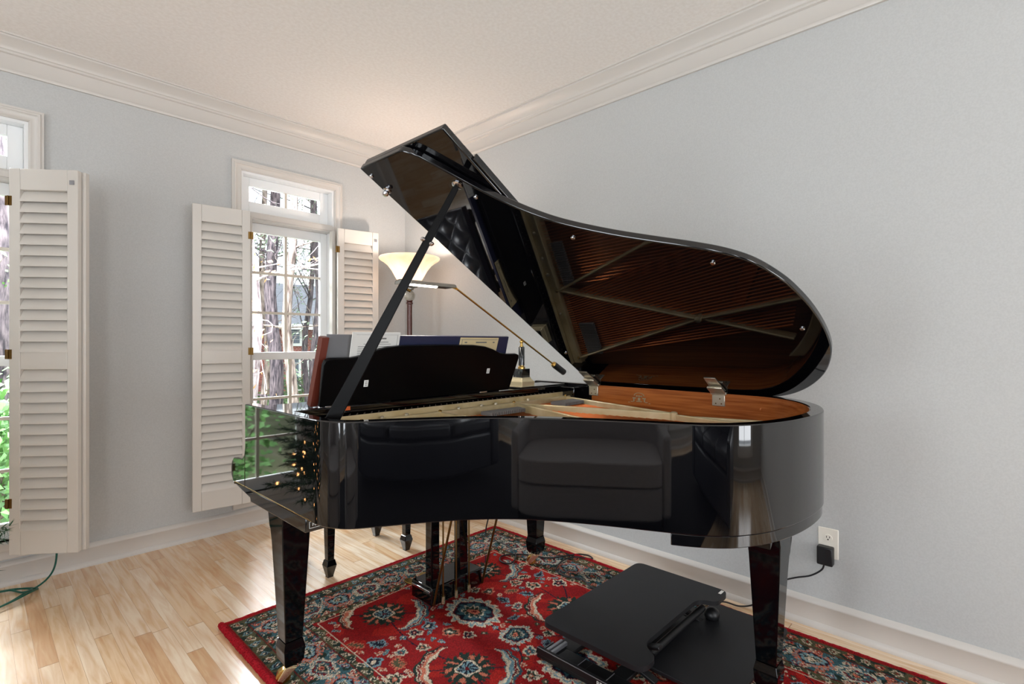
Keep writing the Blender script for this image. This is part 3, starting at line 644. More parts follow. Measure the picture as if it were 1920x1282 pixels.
# prop stick
pb=Vector((.668,1.335,.955)); pt=Vector(lidp(.781,1.127,-.004)); d=(pt-pb)
pm=frame_mtx((pb+pt)/2,d,Vector((-.55,-.83,0)))
L=d.length
sec=[(-L/2,-.016),(-L/2+.03,-.019),(L*.12,-.0125),(L/2-.01,-.009),(L/2,-.005),(L/2,.005),(L/2-.01,.009),(L*.12,.0125),(-L/2+.03,.019),(-L/2,.016)]
prop=MB().prism(sec,-.007,.007,lambda a,b_,c:pm@Vector((a,b_,c))).build('prop_stick','desk_black',piano,bevel=.002)
for s_,o_ in ((.205,.013),(.205,-.013)):
    MB().ball(pm@Vector((s_-.0,o_,.008)),.008,12,(1,1,.8)).build('prop_catch','chrome',prop)
MB().box(*[0,1,0,1,0,1]).v and None
MB().tube([pm@Vector((.06,-.013,0)),pm@Vector((.06,-.024,0))],.004,10).build('prop_pin','dark_brass',prop)
c=Vector(lidp(.781,1.127,0)); m_=frame_mtx(c,(cT,0,-sT),(-sT,0,-cT)); MB().lathe([(.016,0),(.016,.003),(.009,.006),(0,.006)],seg=20,mtx=m_).build('prop_cup','chrome',prop)

# ---- legs
def leg(cx,cy,ax,name='leg',sg=-1,drop=0.,reach=.25,top=.70):
    # s runs along the bracket; ax='y' or 'x'
    t=.050; zb=.165
    def F(hw):
        def f(s,z,c):
            k=1-.38*min(max((.56-z)/(.56-zb),0),1)
            c_=c*k if z<.60 else c
            return (cx+c_,cy+s,z) if ax=='y' else (cx+s,cy+c_,z)
        return f
    q=-1*sg*-1
    ar=[(-reach,top),(-reach,.622-drop),(-reach+.04,.640-drop*.7),(-.125,.654-drop*.6),(-.095,.650-drop*.6),(-.07,.632-drop*.7),(-.056,.605-drop),(-.050,.565-drop),(-.031,.165),(.031,.165),(.046,.50-drop),(.050,.53-drop),(.052,.545-drop),(.060,.555-drop),(.064,.575-drop),(.070,.60-drop),(.080,.630-drop*.6),(.088,.66),(.09,top)]
    ar=[(-sg*-s if sg==1 else s,z) for s,z in ar] if sg==-1 else [(-s,z) for s,z in ar]
    lg=MB().prism(ar,-.050,.050,F(t)).build(name,'leg_black',piano,bevel=.003,angle=25)
    b=MB(); m_=Matrix.Translation((cx,cy,0))
    def sq(z,h): return [(cx-h,cy-h,z),(cx+h,cy-h,z),(cx+h,cy+h,z),(cx-h,cy+h,z)]
    lv=[(.165,.031),(.138,.037),(.134,.037),(.095,.034),(.078,.027)]
    vs=[];
    for z,h in lv: vs+=sq(z,h)
    fs=[(i*4+k,i*4+(k+1)%4,i*4+4+(k+1)%4,i*4+4+k) for i in range(len(lv)-1) for k in range(4)]+[(0,1,2,3),(16,17,18,19)]
    b.add(vs,fs).build('foot','leg_black',lg,bevel=.0015,smooth=False)
    # caster
    b=MB(); a=random.Random(int(cx*100)).uniform(-.5,.5)+2.4; R=Matrix.Translation((cx,cy,0))@Matrix.Rotation(a,4,'Z')
    b.lathe([(.014,.066),(.014,.080)],(cx,cy,0),14)
    for s_ in (-1,1):
        b.prism([(-.022,.066),(.016,.070),(.040,.030),(.024,.022)],s_*.0165-.002,s_*.0165+.002,lambda x,z,c:R@Vector((x,c,z)))
    b.prism([(-.022,.066),(.016,.070),(.016,.075),(-.022,.072)],-.0185,.0185,lambda x,z,c:R@Vector((x,c,z)))
    c_=b.build('caster','caster_brass',lg,bevel=.001)
    R2=R@Matrix.Translation((.022,0,.0385))@Matrix.Rotation(PI/2,4,'X')
    return lg
LG=[leg(.775,1.81,'y',reach=.25),leg(2.085,1.81,'y',reach=.25)]
LG.append(leg(1.795,.552,'x',reach=.150,drop=.045))
for lg,(cx,cy) in zip(LG,((.775,1.81),(2.085,1.81),(1.795,.552))):
    a=random.Random(int(cx*100)).uniform(-.5,.5)+2.4; R=Matrix.Translation((cx,cy,0))@Matrix.Rotation(a,4,'Z')@Matrix.Translation((.022,0,.0375))@Matrix.Rotation(PI/2,4,'X')
    MB().lathe([(.006,-.013),(.022,-.013),(.0245,-.010),(.0245,.010),(.022,.013),(.006,.013)],seg=24,mtx=R).build('caster_wheel','brass',lg)
# ---- pedal lyre
ly=MB().box(1.385,1.685,1.80,1.95,.045,.125).build('lyre_box','piano_black',piano,bevel=.006)
for xa,xb in ((1.405,1.452),(1.571,1.621)):
    MB().prism([(xa,1.83),(xb,1.83),(xb,1.872),(xa,1.872)],.12,.70).build('lyre_post','piano_black',ly,bevel=.003)
MB().box(1.40,1.63,1.82,1.885,.66,.692).build('lyre_top','piano_black',ly,bevel=.003)
MB().box(1.379,1.386,1.81,1.94,.100,.112).build('lyre_trim','chrome',ly,bevel=.002)
for x in (1.44,1.515,1.592):
    MB().tube([(x,1.79,.075),(x,1.79,.70)],.0038,8).build('pedal_rod','dark_brass',ly)
    MB().tube([(x,1.79,.046),(x,1.79,.078)],.0085,12).build('rod_socket','caster_brass',ly)
for x in (1.392,1.680):
    MB().tube([(x,1.795,.055),(x,1.60,.705)],.0052,10).build('lyre_brace','dark_brass',ly)
for x in (1.44,1.53,1.62):
    MB().prism([(x-.008,1.93),(x-.010,1.99),(x-.020,2.03),(x-.018,2.065),(x,2.075),(x+.018,2.065),(x+.020,2.03),(x+.010,1.99),(x+.008,1.93)],.060,.068).build('pedal','brass',ly,bevel=.003)

# ------------------------------------------------------------------ music on the desk
def on_desk(x,h,c): return (x,1.600-.25*h+c*.97,.991+h*.97+.25*c)
def sheet(name,x0,x1,h0,h1,c0,c1,material,label,cat,skew=0.):
    b=MB().prism([(x0,h0),(x1,h0),(x1+skew,h1),(x0+skew,h1)],c0,c1,on_desk); o=b.build(name,material,loc=((x0+x1)/2,1.61,.991),bevel=.0008); return tag(o,label,cat)
def desk_print(parent,rows):
    b=MB()
    for x0,x1,h0,h1 in rows: b.prism([(x0,h0),(x1,h0),(x1,h1),(x0,h1)],-.0004 + parent['_c'],parent['_c'],on_desk)
    b.build('printing','print_gray',parent,smooth=False)
o=sheet('binder',.92,1.60,.0,.238,.001,.012,'binder_navy','dark blue open binder standing on the piano music desk','binder')
o=sheet('sheet_music',.86,1.045,.001,.250,-.0030,.0,'paper','white printed sheet on the music desk, left of the tan booklet','sheet music'); o['_c']=-.0031
desk_print(o,[(.935,.99,.226,.231),(.92,1.0,.215,.217),(.905,1.01,.208,.2095)]+[(.885,1.02,.20-.006*i,.2015-.006*i) for i in range(6)]+[(.875,1.035,.241,.2415),(1.034,1.035,.20,.241)])
o=sheet('music_booklet',1.315,1.525,.001,.234,-.0030,.0,'paper_tan','tan bordered booklet at the right end of the music desk','booklet',.012); o['_c']=-.0031
desk_print(o,[(1.33,1.53,.225,.2265),(1.335,1.337,.18,.225),(1.41,1.47,.212,.217),(1.35,1.363,.212,.217),(1.505,1.516,.212,.217)])
o=sheet('book',.750,.774,.0,.228,.004,.030,'book_brown','reddish brown book at the left end of the music desk','book',.012)
o=sheet('gray_folder',.780,.885,.0,.236,.014,.022,'gray_cover','gray folder beside the reddish brown book on the music desk','folder',.004)
for k_ in [x for x in bpy.data.objects if '_c' in x.keys()]: del k_['_c']

# ------------------------------------------------------------------ piano lamp
LX,LY,LZ=1.772,1.625,.9965
lamp=thing('piano_lamp',(LX,LY,LZ),'brass counterweight piano lamp with marble base and lit bar shade','lamp')
R=Matrix.Rotation(math.radians(0),4,'Z')
def sqp(levels):
    vs=[]; 
    for z,h in levels: vs+=[(LX-h,LY-h,LZ+z),(LX+h,LY-h,LZ+z),(LX+h,LY+h,LZ+z),(LX-h,LY+h,LZ+z)]
    n=len(levels); return vs,[(i*4+k,i*4+(k+1)%4,i*4+4+(k+1)%4,i*4+4+k) for i in range(n-1) for k in range(4)]+[(0,1,2,3),tuple(range(n*4-4,n*4))]
MB().add(*sqp([(0,.043),(.022,.043),(.022,.040),(.026,.038),(.032,.033),(.040,.030)])).build('lamp_base','pale_brass',lamp,smooth=False,bevel=.0015)
MB().add(*sqp([(.0395,.028),(.080,.028)])).build('marble_block','marble_black',lamp,smooth=False,bevel=.002)
MB().lathe([(.017,.080),(.017,.086),(.012,.092),(.012,.096)],(LX,LY,LZ)).build('brass_collar','brass',lamp)
MB().lathe([(.0145,.095),(.0145,.178),(.012,.182)],(LX,LY,LZ)).build('lamp_column','marble_black',lamp)
MB().lathe([(.009,.180),(.009,.186),(.006,.190),(.006,.198),(.009,.202),(.009,.208),(.0,.214)],(LX,LY,LZ)).build('swivel','brass',lamp)
A0=Vector((2.090,LY,1.046)); A1=Vector((1.378,LY,1.418))
MB().tube([A0,A1],.0042,10).build('lamp_arm','brass',lamp)
dd=(A1-A0).normalized(); m_=frame_mtx(A0-dd*.0,(0,1,0),dd)
cw=MB().lathe([(0,-.012),(.006,-.010),(.006,-.002),(.016,0),(.016,.085),(.013,.092),(.006,.095)],seg=20,mtx=m_).build('counterweight','black_plastic',lamp)
MB().lathe([(.014,.086),(.014,.094),(.008,.10),(.005,.10)],seg=20,mtx=m_).build('counterweight_cap','brass',lamp)
# shade, a long half-round trough open below
hx0,hx1,hy,hz=1.13,1.382,1.665,1.423
prof=[]
for i in range(9): q=PI*i/8; prof.append((.036*math.cos(q),.018*math.sin(q)**.7))
inn=[(a*.93,b_*.90-.0005) for a,b_ in prof]
sh=MB().prism(prof+inn[::-1],hx0,hx1,lambda a,z,c:(c,hy+a,hz+z)).build('lamp_shade','lampshade_metal',lamp,angle=50)
for x in (hx0,hx1-.003): MB().prism(prof,x,x+.003,lambda a,z,c:(c,hy+a,hz+z)).build('shade_end','lampshade_metal',sh,smooth=False)
MB().tube([A1,(1.378,1.645,1.425),(1.378,hy,hz+.012)],.005,10).build('shade_joint','brass',lamp)
MB().tube([(hx0+.012,hy,hz+.004),(hx0+.175,hy,hz+.004)],.0085,12).build('tube_bulb','tube_glow',sh)
la=area('piano_lamp_light',((hx0+hx1)/2-.02,hy,hz-.006),(0,0,0),.16,.02,2.2,(1.0,.93,.84)); la.parent=lamp; la.matrix_parent_inverse=Matrix.Translation(-Vector(lamp.location))

# ------------------------------------------------------------------ torch floor lamp in the corner
TX,TY=2.115,3.0
fl=thing('floor_lamp',(TX,TY,0),'torch floor lamp with glowing alabaster bowl in the room corner','lamp')
MB().lathe([(.13,0),(.13,.012),(.10,.03),(.05,.045),(.02,.06),(.018,.10)],(TX,TY,0)).build('lamp_foot','lamp_pole',fl)
MB().lathe([(.018,.09),(.018,1.462),(.024,1.466),(.024,1.475),(.017,1.479),(.022,1.484),(.022,1.490)],(TX,TY,0),20).build('lamp_pole','lamp_pole',fl)
MB().ball((TX,TY,1.522),.039,20).build('stone_ball','stone_ball',fl)
MB().lathe([(.012,1.558),(.030,1.566),(.03,1.575),(.055,1.580),(.058,1.586),(.02,1.590)],(TX,TY,0),28).build('lamp_cup','lampshade_metal',fl)
bowl=[(.03,1.590),(.060,1.602),(.080,1.622),(.100,1.655),(.122,1.695),(.150,1.732),(.180,1.756),(.200,1.768),(.208,1.776),(.210,1.784),(.206,1.790),(.200,1.786),(.176,1.766),(.146,1.742),(.117,1.703),(.094,1.662),(.073,1.63),(.05,1.612),(.0,1.606)]
MB().lathe(bowl,(TX,TY,0),48).build('lamp_bowl','alabaster',fl)
MB().ball((TX,TY,1.640),.020,14,(1,1,1.2)).build('bulb','bulb_glow',fl)
l=bpy.data.lights.new('floor_lamp_light','POINT'); l.energy=12; l.color=(1.0,.88,.78); l.shadow_soft_size=.03
lo=bpy.data.objects.new('floor_lamp_light',l); C.objects.link(lo); lo.parent=fl; lo.location=(0,0,1.70)

# ------------------------------------------------------------------ piano bench
bx0,bx1,by0,by1=1.165,1.80,2.41,2.87
bench=thing('piano_bench',((bx0+bx1)/2,(by0+by1)/2,0),'black piano bench with tufted leather seat behind the piano pedals','bench')
MB().box(bx0+.03,bx1-.03,by0+.03,by1-.03,.385,.440).build('bench_frame','piano_satin',bench,bevel=.004)
nx_,ny_=84,62; vs=[]; fs=[]
for j in range(ny_+1):
    for i in range(nx_+1):
        u=i/nx_; v=j/ny_; x=bx0+(bx1-bx0)*u; y=by0+(by1-by0)*v
        px=u*7; py=v*5; ex=min(u,1-u,); ey=min(v,1-v)
        fx=abs(math.sin(PI*(px+py)/2)); fy=abs(math.sin(PI*(px-py)/2))
        puff=(fx*fy)**.55*.032; e=min(1,ex*14)**.5*min(1,ey*10)**.5
        vs.append((x,y,.485+(puff+.012)*e if e>0 else .47))
for j in range(ny_):
    for i in range(nx_): a=j*(nx_+1)+i; fs.append((a,a+1,a+nx_+2,a+nx_+1))
cu=MB().add(vs,fs); cu.box(bx0,bx1,by0,by1,.440,.484); cu=cu.build('tufted_seat','leather_black',bench,angle=75)
for i in range(1,7):
    for j in range(1,5):
        if (i+j)%2==0: MB().ball((bx0+(bx1-bx0)*i/7,by0+(by1-by0)*j/5,.5),.008,10,(1,1,.5)).build('seat_button','leather_black',cu)
for x,y in ((1.27,2.50),(1.74,2.50),(1.27,2.82),(1.74,2.82)):
    vs=[]; lv=[(0,.014),(.015,.017),(.060,.027),(.085,.021),(.088,.017),(.39,.024),(.44,.026)]
    for z,h in lv: vs+=[(x-h,y-h,z),(x+h,y-h,z),(x+h,y+h,z),(x-h,y+h,z)]
    fs=[(i*4+k,i*4+(k+1)%4,i*4+4+(k+1)%4,i*4+4+k) for i in range(len(lv)-1) for k in range(4)]+[(0,1,2,3),tuple(range(len(lv)*4-4,len(lv)*4))]
    MB().add(vs,fs).build('leg','piano_black',bench,bevel=.0015,smooth=False)

# ------------------------------------------------------------------ standing desk converter on the rug
def rounded(pts,r,n=6):
    out=[]; L=len(pts)
    for i in range(L):
        p=Vector(pts[i]); a=Vector(pts[i-1]); c=Vector(pts[(i+1)%L]); rr=r if not isinstance(r,list) else r[i]
        da=(a-p).normalized(); dc=(c-p).normalized(); s=p+da*rr; e=p+dc*rr
        for k in range(n+1):
            t=k/n; q=s*(1-t)**2+p*2*t*(1-t)+e*t*t; out.append((q.x,q.y))
    return out
dk=thing('desk_converter',(1.85,1.0,.015),'black standing desk converter lying folded on the rug under the piano tail','desk converter')
topp=rounded([(1.485,1.262),(1.485,.835),(1.585,.835),(1.600,.905),(2.055,.905),(2.075,.835),(2.20,.835),(2.20,1.262)],[.04,.045,.04,.06,.05,.03,.04,.04])
wt=MB().prism(topp[::-1],.132,.150).build('worktop','black_board',dk,bevel=.004,angle=50)
tray=rounded([(1.66,.62),(2.265,.62),(2.265,.93),(1.66,.93)],.035)
MB().prism(tray,.036,.052).build('keyboard_tray','black_board',dk,bevel=.003,angle=50)
b=MB(); b.box(1.468,1.56,.82,1.27,.018,.036); b.box(2.10,2.19,.90,1.25,.018,.036); b.box(1.56,2.10,1.17,1.25,.018,.034); b.box(1.56,2.10,.94,1.0,.018,.034); b.build('base_frame','black_plastic',dk,bevel=.003)
b=MB(); b.prism([(.82,.036),(1.27,.036),(1.262,.060),(.83,.060)],1.462,1.478,lambda a,z,c:(c,a,z)); b.build('side_rail','black_plastic',dk,bevel=.002)
b=MB(); b.box(1.4615,1.4635,.83,1.262,.0595,.0612); b.box(1.4615,1.56,1.2605,1.2625,.0365,.038); b.box(1.50,1.56,1.06,1.063,.0365,.038); b.build('edge_trim','edge_gray',dk)
text('side_letters','BE',.022,frame_mtx((1.4612,.985,.046),(0,-1,0),(-1,0,0)),'white_label',dk)
for y in (1.235,1.215):
    MB().box(1.478,1.58,y-.006,y+.006,.036,.050).build('cross_bar','edge_gray',dk,bevel=.002)
for y in (1.15,1.03):
    b=MB(); b.box(1.492,1.556,y-.045,y+.045,.030,.040); b.build('lift_bracket','black_plastic',dk,bevel=.003)
    b=MB(); b.box(1.490,1.4915,y-.045,y+.045,.0395,.0408); b.box(1.4915,1.556,y-.0455,y-.044,.0395,.0408); b.build('edge_trim','edge_gray',dk,smooth=False)
for x in (1.62,2.08):
    m_=frame_mtx((x,1.03,.088),(0,.95,.30),(0,-.3,.95)); MB().obox(m_,.36,.03,.012).build('lift_arm','black_plastic',dk,bevel=.002)
    m_=frame_mtx((x+.03,1.03,.088),(0,-.95,.30),(0,.3,.95)); MB().obox(m_,.36,.03,.012).build('lift_arm','black_plastic',dk,bevel=.002)
MB().tube([(1.60,.905,.095),(2.10,.905,.095)],.014,14).build('gas_spring','black_plastic',dk)
MB().ball((2.125,.875,.07),.034,18,(1,.9,.8)).build('release_knob','black_plastic',dk)
MB().box(2.155,2.19,.850,.862,.1502,.1506).build('badge','white_label',dk,smooth=False)

# ------------------------------------------------------------------ outlet, adapter, cords
ol=thing('wall_outlet',(XR,.526,.364),'white double wall outlet above the right baseboard','outlet')
MB().box(XR-.006,XR,.489,.563,.302,.426).build('cover_plate','outlet_plastic',ol,bevel=.004)
for z in (.386,.342):
    s_=MB().prism([(.526+.0155*math.cos(2*PI*k/24),z+.0145*math.sin(2*PI*k/24)) for k in range(24)],XR-.0085,XR-.006,lambda a,zz,c:(c,a,zz)).build('socket','outlet_plastic',ol,angle=30)
    b=MB(); b.box(XR-.0088,XR-.0084,.519,.5215,z,z+.008); b.box(XR-.0088,XR-.0084,.530,.5325,z,z+.008); b.prism([(.526+.003*math.cos(2*PI*k/12),z-.006+.003*math.sin(2*PI*k/12)) for k in range(12)],XR-.0088,XR-.0084,lambda a,zz,c:(c,a,zz)); b.build('slots','slot_dark',s_,smooth=False)
ad=thing('power_adapter',(XR-.03,.53,.325),'black power adapter plugged into the wall outlet','adapter')
MB().box(XR-.046,XR-.0092,.502,.560,.281,.356).build('adapter_body','black_plastic',ad,bevel=.005)
def cord(name,pts,r,material,label,group=None,n=8):
    o=MB().tube(spline(pts,n),r,8).build(name,material,loc=pts[0]); return tag(o,label,'cord',group)
MB().tube(spline([(XR-.03,.535,.283),(XR-.03,.545,.255),(XR-.032,.585,.22),(XR-.035,.64,.195),(XR-.035,.69,.165),(XR-.035,.73,.12),(XR-.036,.80,.03),(2.40,.86,.006),(2.36,.92,.02),(2.28,.96,.022)],8),.0034,8).build('adapter_cord','black_cord',ad)
cord('power_cable',[(2.08,.98+.28,.02),(2.10,1.31,.021),(2.06,1.42,.02),(2.10,1.52,.02),(2.07,1.60,.02),(2.10,1.68,.02),(2.20,1.72,.02),(2.29,1.70,.02),(2.36,1.64,.006),(2.385,1.68,.006),(2.355,1.73,.008),(2.27,1.745,.02),(2.18,1.80,.02),(2.12,1.93,.02),(2.03,2.00,.02),(1.97,1.96,.02),(1.99,1.90,.02),(2.09,1.96,.02),(2.15,2.1,.02),(2.16,2.2,.02),(2.17,2.28,.08),(2.15,2.0,.72)],.0040,'black_cord','thin black cord looping across the rug between converter and rear piano leg')
# green string-light cord coiled by the baseboard
rn=random.Random(9)
pts=[(.300,3.49,.23),(.302,3.47,.12),(.285,3.45,.05),(.24,3.42,.012)]
for k in range(26):
    q=k*.62+.5; r1=.16+.02*math.sin(k*1.3); pts.append((.03+r1*1.05*math.cos(q)+.02*math.sin(k*.7),3.33+r1*.72*math.sin(q)+.006*k%.02,.006+.0045*(k%5)))
pts+=[(-.2,3.2,.006),(-.45,3.05,.006)]
cord('light_cord',pts,.0042,'green_cord','green cord coiled on the floor under the left window')

# ------------------------------------------------------------------ christmas tree at the left window
TXX,TYY=-.42,2.80
tree=thing('christmas_tree',(TXX,TYY,0),'dark green christmas tree with warm lights at the left window','tree')
MB().lathe([(.12,0),(.15,.20),(.16,.21),(.15,.215),(.0,.20)],(TXX,TYY,0),24).build('tree_pot','pot_dark',tree)
MB().tube([(TXX,TYY,.18),(TXX,TYY,1.95)],.02,8,rad=[.028,.008]).build('tree_trunk','bark_dark',tree)
rn=random.Random(11); vs=[]; fs=[]; tips=[]
def needle(p,d,L,w):
    s=d.cross(Vector((rn.uniform(-1,1),rn.uniform(-1,1),rn.uniform(-1,1))));
    if s.length<1e-3: return
    s=s.normalized()*w; n=len(vs); vs.extend([p-s,p+s,p+d*L]); fs.append((n,n+1,n+2))
z=.40
while z<1.98:
    rmax=.56*(2.05-z)/1.77
    for k in range(max(8,int(24*rmax/.5))):
        q=rn.uniform(0,2*PI); L=rmax*rn.uniform(.72,1.05); dr=Vector((math.cos(q),math.sin(q),rn.uniform(-.12,.12))); p0=Vector((TXX,TYY,z+rn.uniform(-.03,.03)))
        end=p0+dr*L; tips.append(end); n_=max(4,int(L/.022))
        for i in range(n_):
            t=(i+1)/n_; p=p0+dr*L*t+Vector((0,0,-.06*L*math.sin(PI*t)))
            if t<.25: continue
            for s_ in range(2):   # side twigs
                sd=(dr.cross(Vector((0,0,1)))*(1 if s_ else -1)+dr*.9+Vector((0,0,rn.uniform(-.3,.3)))).normalized(); LL=.085*(1.1-t*.5)
                for j in range(4):
                    pp=p+sd*LL*j/4
                    for _ in range(3): needle(pp,(sd+Vector((rn.uniform(-.9,.9),rn.uniform(-.9,.9),rn.uniform(-.9,.9)))).normalized(),.034,.0024)
            for _ in range(4): needle(p,(dr+Vector((rn.uniform(-1,1),rn.uniform(-1,1),rn.uniform(-1,1)))).normalized(),.036,.0026)
    z+=.075
me_=MB(); me_.v=[tuple(v) for v in vs]; me_.f=fs; me_.build('needles','xmas_green',tree,smooth=False)
rn.shuffle(tips); tips.sort(key=lambda p:-(p.x-TXX)+(p.y-TYY)*.6+rn.uniform(0,.35))
for i,p in enumerate(tips[:90]):
    MB().ball(p+(Vector((TXX,TYY,p.z))-p)*.06,.0060,8,(1,1,1.5)).build('light_bulb','xmas_bulb',tree,smooth=False)

# ------------------------------------------------------------------ seen only as reflections in the lacquer
def armchair(loc,rot,label):
    root=thing('armchair',loc,label,'armchair','gray tub armchairs behind the camera')
    Mx=Matrix.Translation(loc)@Matrix.Rotation(rot,4,'Z')
    def T_(a,b_,z): return Mx@Vector((a,b_,z))
    # plan: x forward; U-shaped shell
    out=[];inn_=[]
    for i in range(25):
        q=PI*.5+PI*i/24; out.append((-.02+.46*math.cos(q) if True else 0,.46*math.sin(q))); inn_.append((-.02+.33*math.cos(q),.33*math.sin(q)))
    out=[(.42,.46)]+out+[(.42,-.46)]; inn_=[(.42,.33)]+inn_+[(.42,-.33)]
    n=len(out); b=MB(); vs=[]
    hh=[.62+.20*min(1,max(0,(i-3))/8)*(1 if i<n/2 else 1)*1 if i<n/2 else .62+.20*min(1,max(0,(n-1-i-3))/8) for i in range(n)]
    for (x,y) in out: vs.append(T_(x,y,.10))
    for (x,y),h in zip(out,hh): vs.append(T_(x,y,h))
    for (x,y) in inn_: vs.append(T_(x,y,.10))
    for (x,y),h in zip(inn_,hh): vs.append(T_(x,y,h-.01))
    fs=[]
    for i in range(n-1): fs+=[(i,i+1,n+i+1,n+i),(2*n+i+1,2*n+i,3*n+i,3*n+i+1),(n+i,n+i+1,3*n+i+1,3*n+i),(i+1,i,2*n+i,2*n+i+1)]
    fs+=[(0,n,3*n,2*n),(n-1,2*n-1,4*n-1,3*n-1)]
    b.add(vs,fs).build('chair_shell','chair_fabric',root,bevel=.03,segs=3,angle=60)
    def D_(r,fx): return [(min(fx,.0+fx),-r)]+[(fx+.07*math.cos(-PI/2+PI*i/12),r*math.sin(-PI/2+PI*i/12)) for i in range(13)]+[(-.25,r),(-.34,0),(-.25,-r)]
    MB().prism(D_(.325,.40),.10,.30,lambda x,y,z:T_(x,y,z)).build('seat_base','chair_fabric',root,bevel=.02,segs=3,angle=60)
    MB().prism(D_(.32,.42),.31,.46,lambda x,y,z:T_(x,y,z)).build('seat_cushion','chair_fabric',root,bevel=.03,segs=3,angle=60)
    for a,b_ in ((.34,.34),(.34,-.34),(-.34,.25),(-.34,-.25)): MB().tube([T_(a,b_,0),T_(a,b_,.12)],.02,10).build('chair_leg','cabinet_wood',root)
    return root
armchair((-1.12,.00,0),math.radians(14),'gray tub armchair behind the camera, mirrored in the curved piano side')
armchair((-1.6,1.55,0),math.radians(-10),'gray tub armchair nearer the side windows, mirrored by the piano corner')
dr=tag(MB().box(-2.6,-.15,-2.4,1.2,.0,.010).build('rug','dark_rug',loc=(-1.1,0,0),bevel=.003),'plain charcoal rug under the armchairs behind the camera','rug')
cb_=thing('bookcase',(-.9,YB+.25,0),'tall dark wooden bookcase against the wall behind the camera','bookcase')
b=MB(); b.box(-1.35,-.45,YB+.03,YB+.06,.0,2.1); b.box(-1.35,-1.32,YB+.06,YB+.42,0,2.1); b.box(-.48,-.45,YB+.06,YB+.42,0,2.1)
b.box(-1.32,-.48,YB+.06,YB+.42,2.07,2.10); b.build('bookcase_frame','cabinet_wood',cb_,bevel=.003)
for z_ in (.08,.5,.92,1.34,1.72): MB().box(-1.319,-.481,YB+.061,YB+.41,z_,z_+.025).build('shelf','cabinet_wood',cb_,bevel=.002)
sf=thing('leather_sofa',(-.35,-1.75,0),'dark leather sofa behind the camera, mirrored in the piano side','sofa')
b=MB(); b.box(-1.25,.55,-2.1,-1.35,.10,.42); b.build('sofa_base','leather_black',sf,bevel=.03)
MB().box(-1.25,.55,-2.25,-2.0,.12,.86).build('sofa_back','leather_black',sf,bevel=.05,segs=4)
for xa in (-1.42,.55-.03): MB().box(xa,xa+.20,-2.22,-1.33,.10,.62).build('sofa_arm','leather_black',sf,bevel=.05,segs=4)
for i in range(3): MB().box(-1.21+i*.583,-.65+i*.583,-1.99,-1.33,.425,.54).build('sofa_cushion','leather_black',sf,bevel=.03,segs=3)

# ------------------------------------------------------------------ outdoors
GZ=-.9
struct(MB().box(-30,40,YF+T+.02,60,GZ-.1,GZ).build('ground','grass',smooth=False))
def ray_xy(px,Y):   # where the sight line of an image column meets the depth Y
    t=(px-960)/967; c,s=math.cos(HEAD),math.sin(HEAD); dx=c+s*t; dy=s-c*t; return dx*Y/dy
def tree_out(name,x,y,r,h,lean,matn,leafm,label,nb,seed,nl=0,fork=None,grp=None):
    rn=random.Random(seed); root=thing(name,(x,y,GZ),label,'tree',grp)
    pts=[];rad=[]
    for i in range(14):
        t=i/13; pts.append(Vector((x+lean*t*h+.05*math.sin(i*1.1+seed),y+.05*math.cos(i*1.7+seed),GZ+h*t))); rad.append(r*(1.12-.75*t))
    MB().tube(pts,0,14,rad=rad).build('trunk',matn,root)
    b=MB(); lv=[];lf=[]
    def branch(p,d,L,r_,dep):
        q=[p]; dd=d.copy(); n=6
        for i in range(n):
            dd=(dd+Vector((rn.uniform(-.35,.35),rn.uniform(-.35,.35),rn.uniform(-.22,.30)))).normalized(); q.append(q[-1]+dd*L/n)
        b.tube(q,0,5,rad=[r_*(1-.13*i) for i in range(n+1)])
        if dep:
            for k in range(3+dep): 
                i=rn.randint(1,n); branch(q[i],(dd+Vector((rn.uniform(-1,1),rn.uniform(-1,1),rn.uniform(-.6,.8)))).normalized(),L*rn.uniform(.4,.65),r_*.5,dep-1)
        else:
            for k in range(nl):
                c=q[rn.randint(2,n)]+Vector((rn.gauss(0,.09),rn.gauss(0,.09),rn.gauss(0,.07))); s_=rn.uniform(.02,.05); a=Vector((rn.gauss(0,1),rn.gauss(0,1),rn.gauss(0,1))).normalized(); e_=a.orthogonal().normalized()
                m0=len(lv); lv.extend([c-a*s_,c+e_*s_*.5,c+a*s_,c-e_*s_*.5]); lf.append((m0,m0+1,m0+2,m0+3))
    for k in range(nb):
        t=rn.uniform(.12,.95); i=int(t*13); q=rn.uniform(0,2*PI)
        branch(pts[i],Vector((math.cos(q),math.sin(q)*.7,rn.uniform(-.2,.7))).normalized(),rn.uniform(.9,2.2),r*.22,2)
    b.build('branches',matn,root)
    if lv:
        m_=MB(); m_.v=[tuple(v) for v in lv]; m_.f=lf; m_.build('foliage',leafm,root,smooth=False)
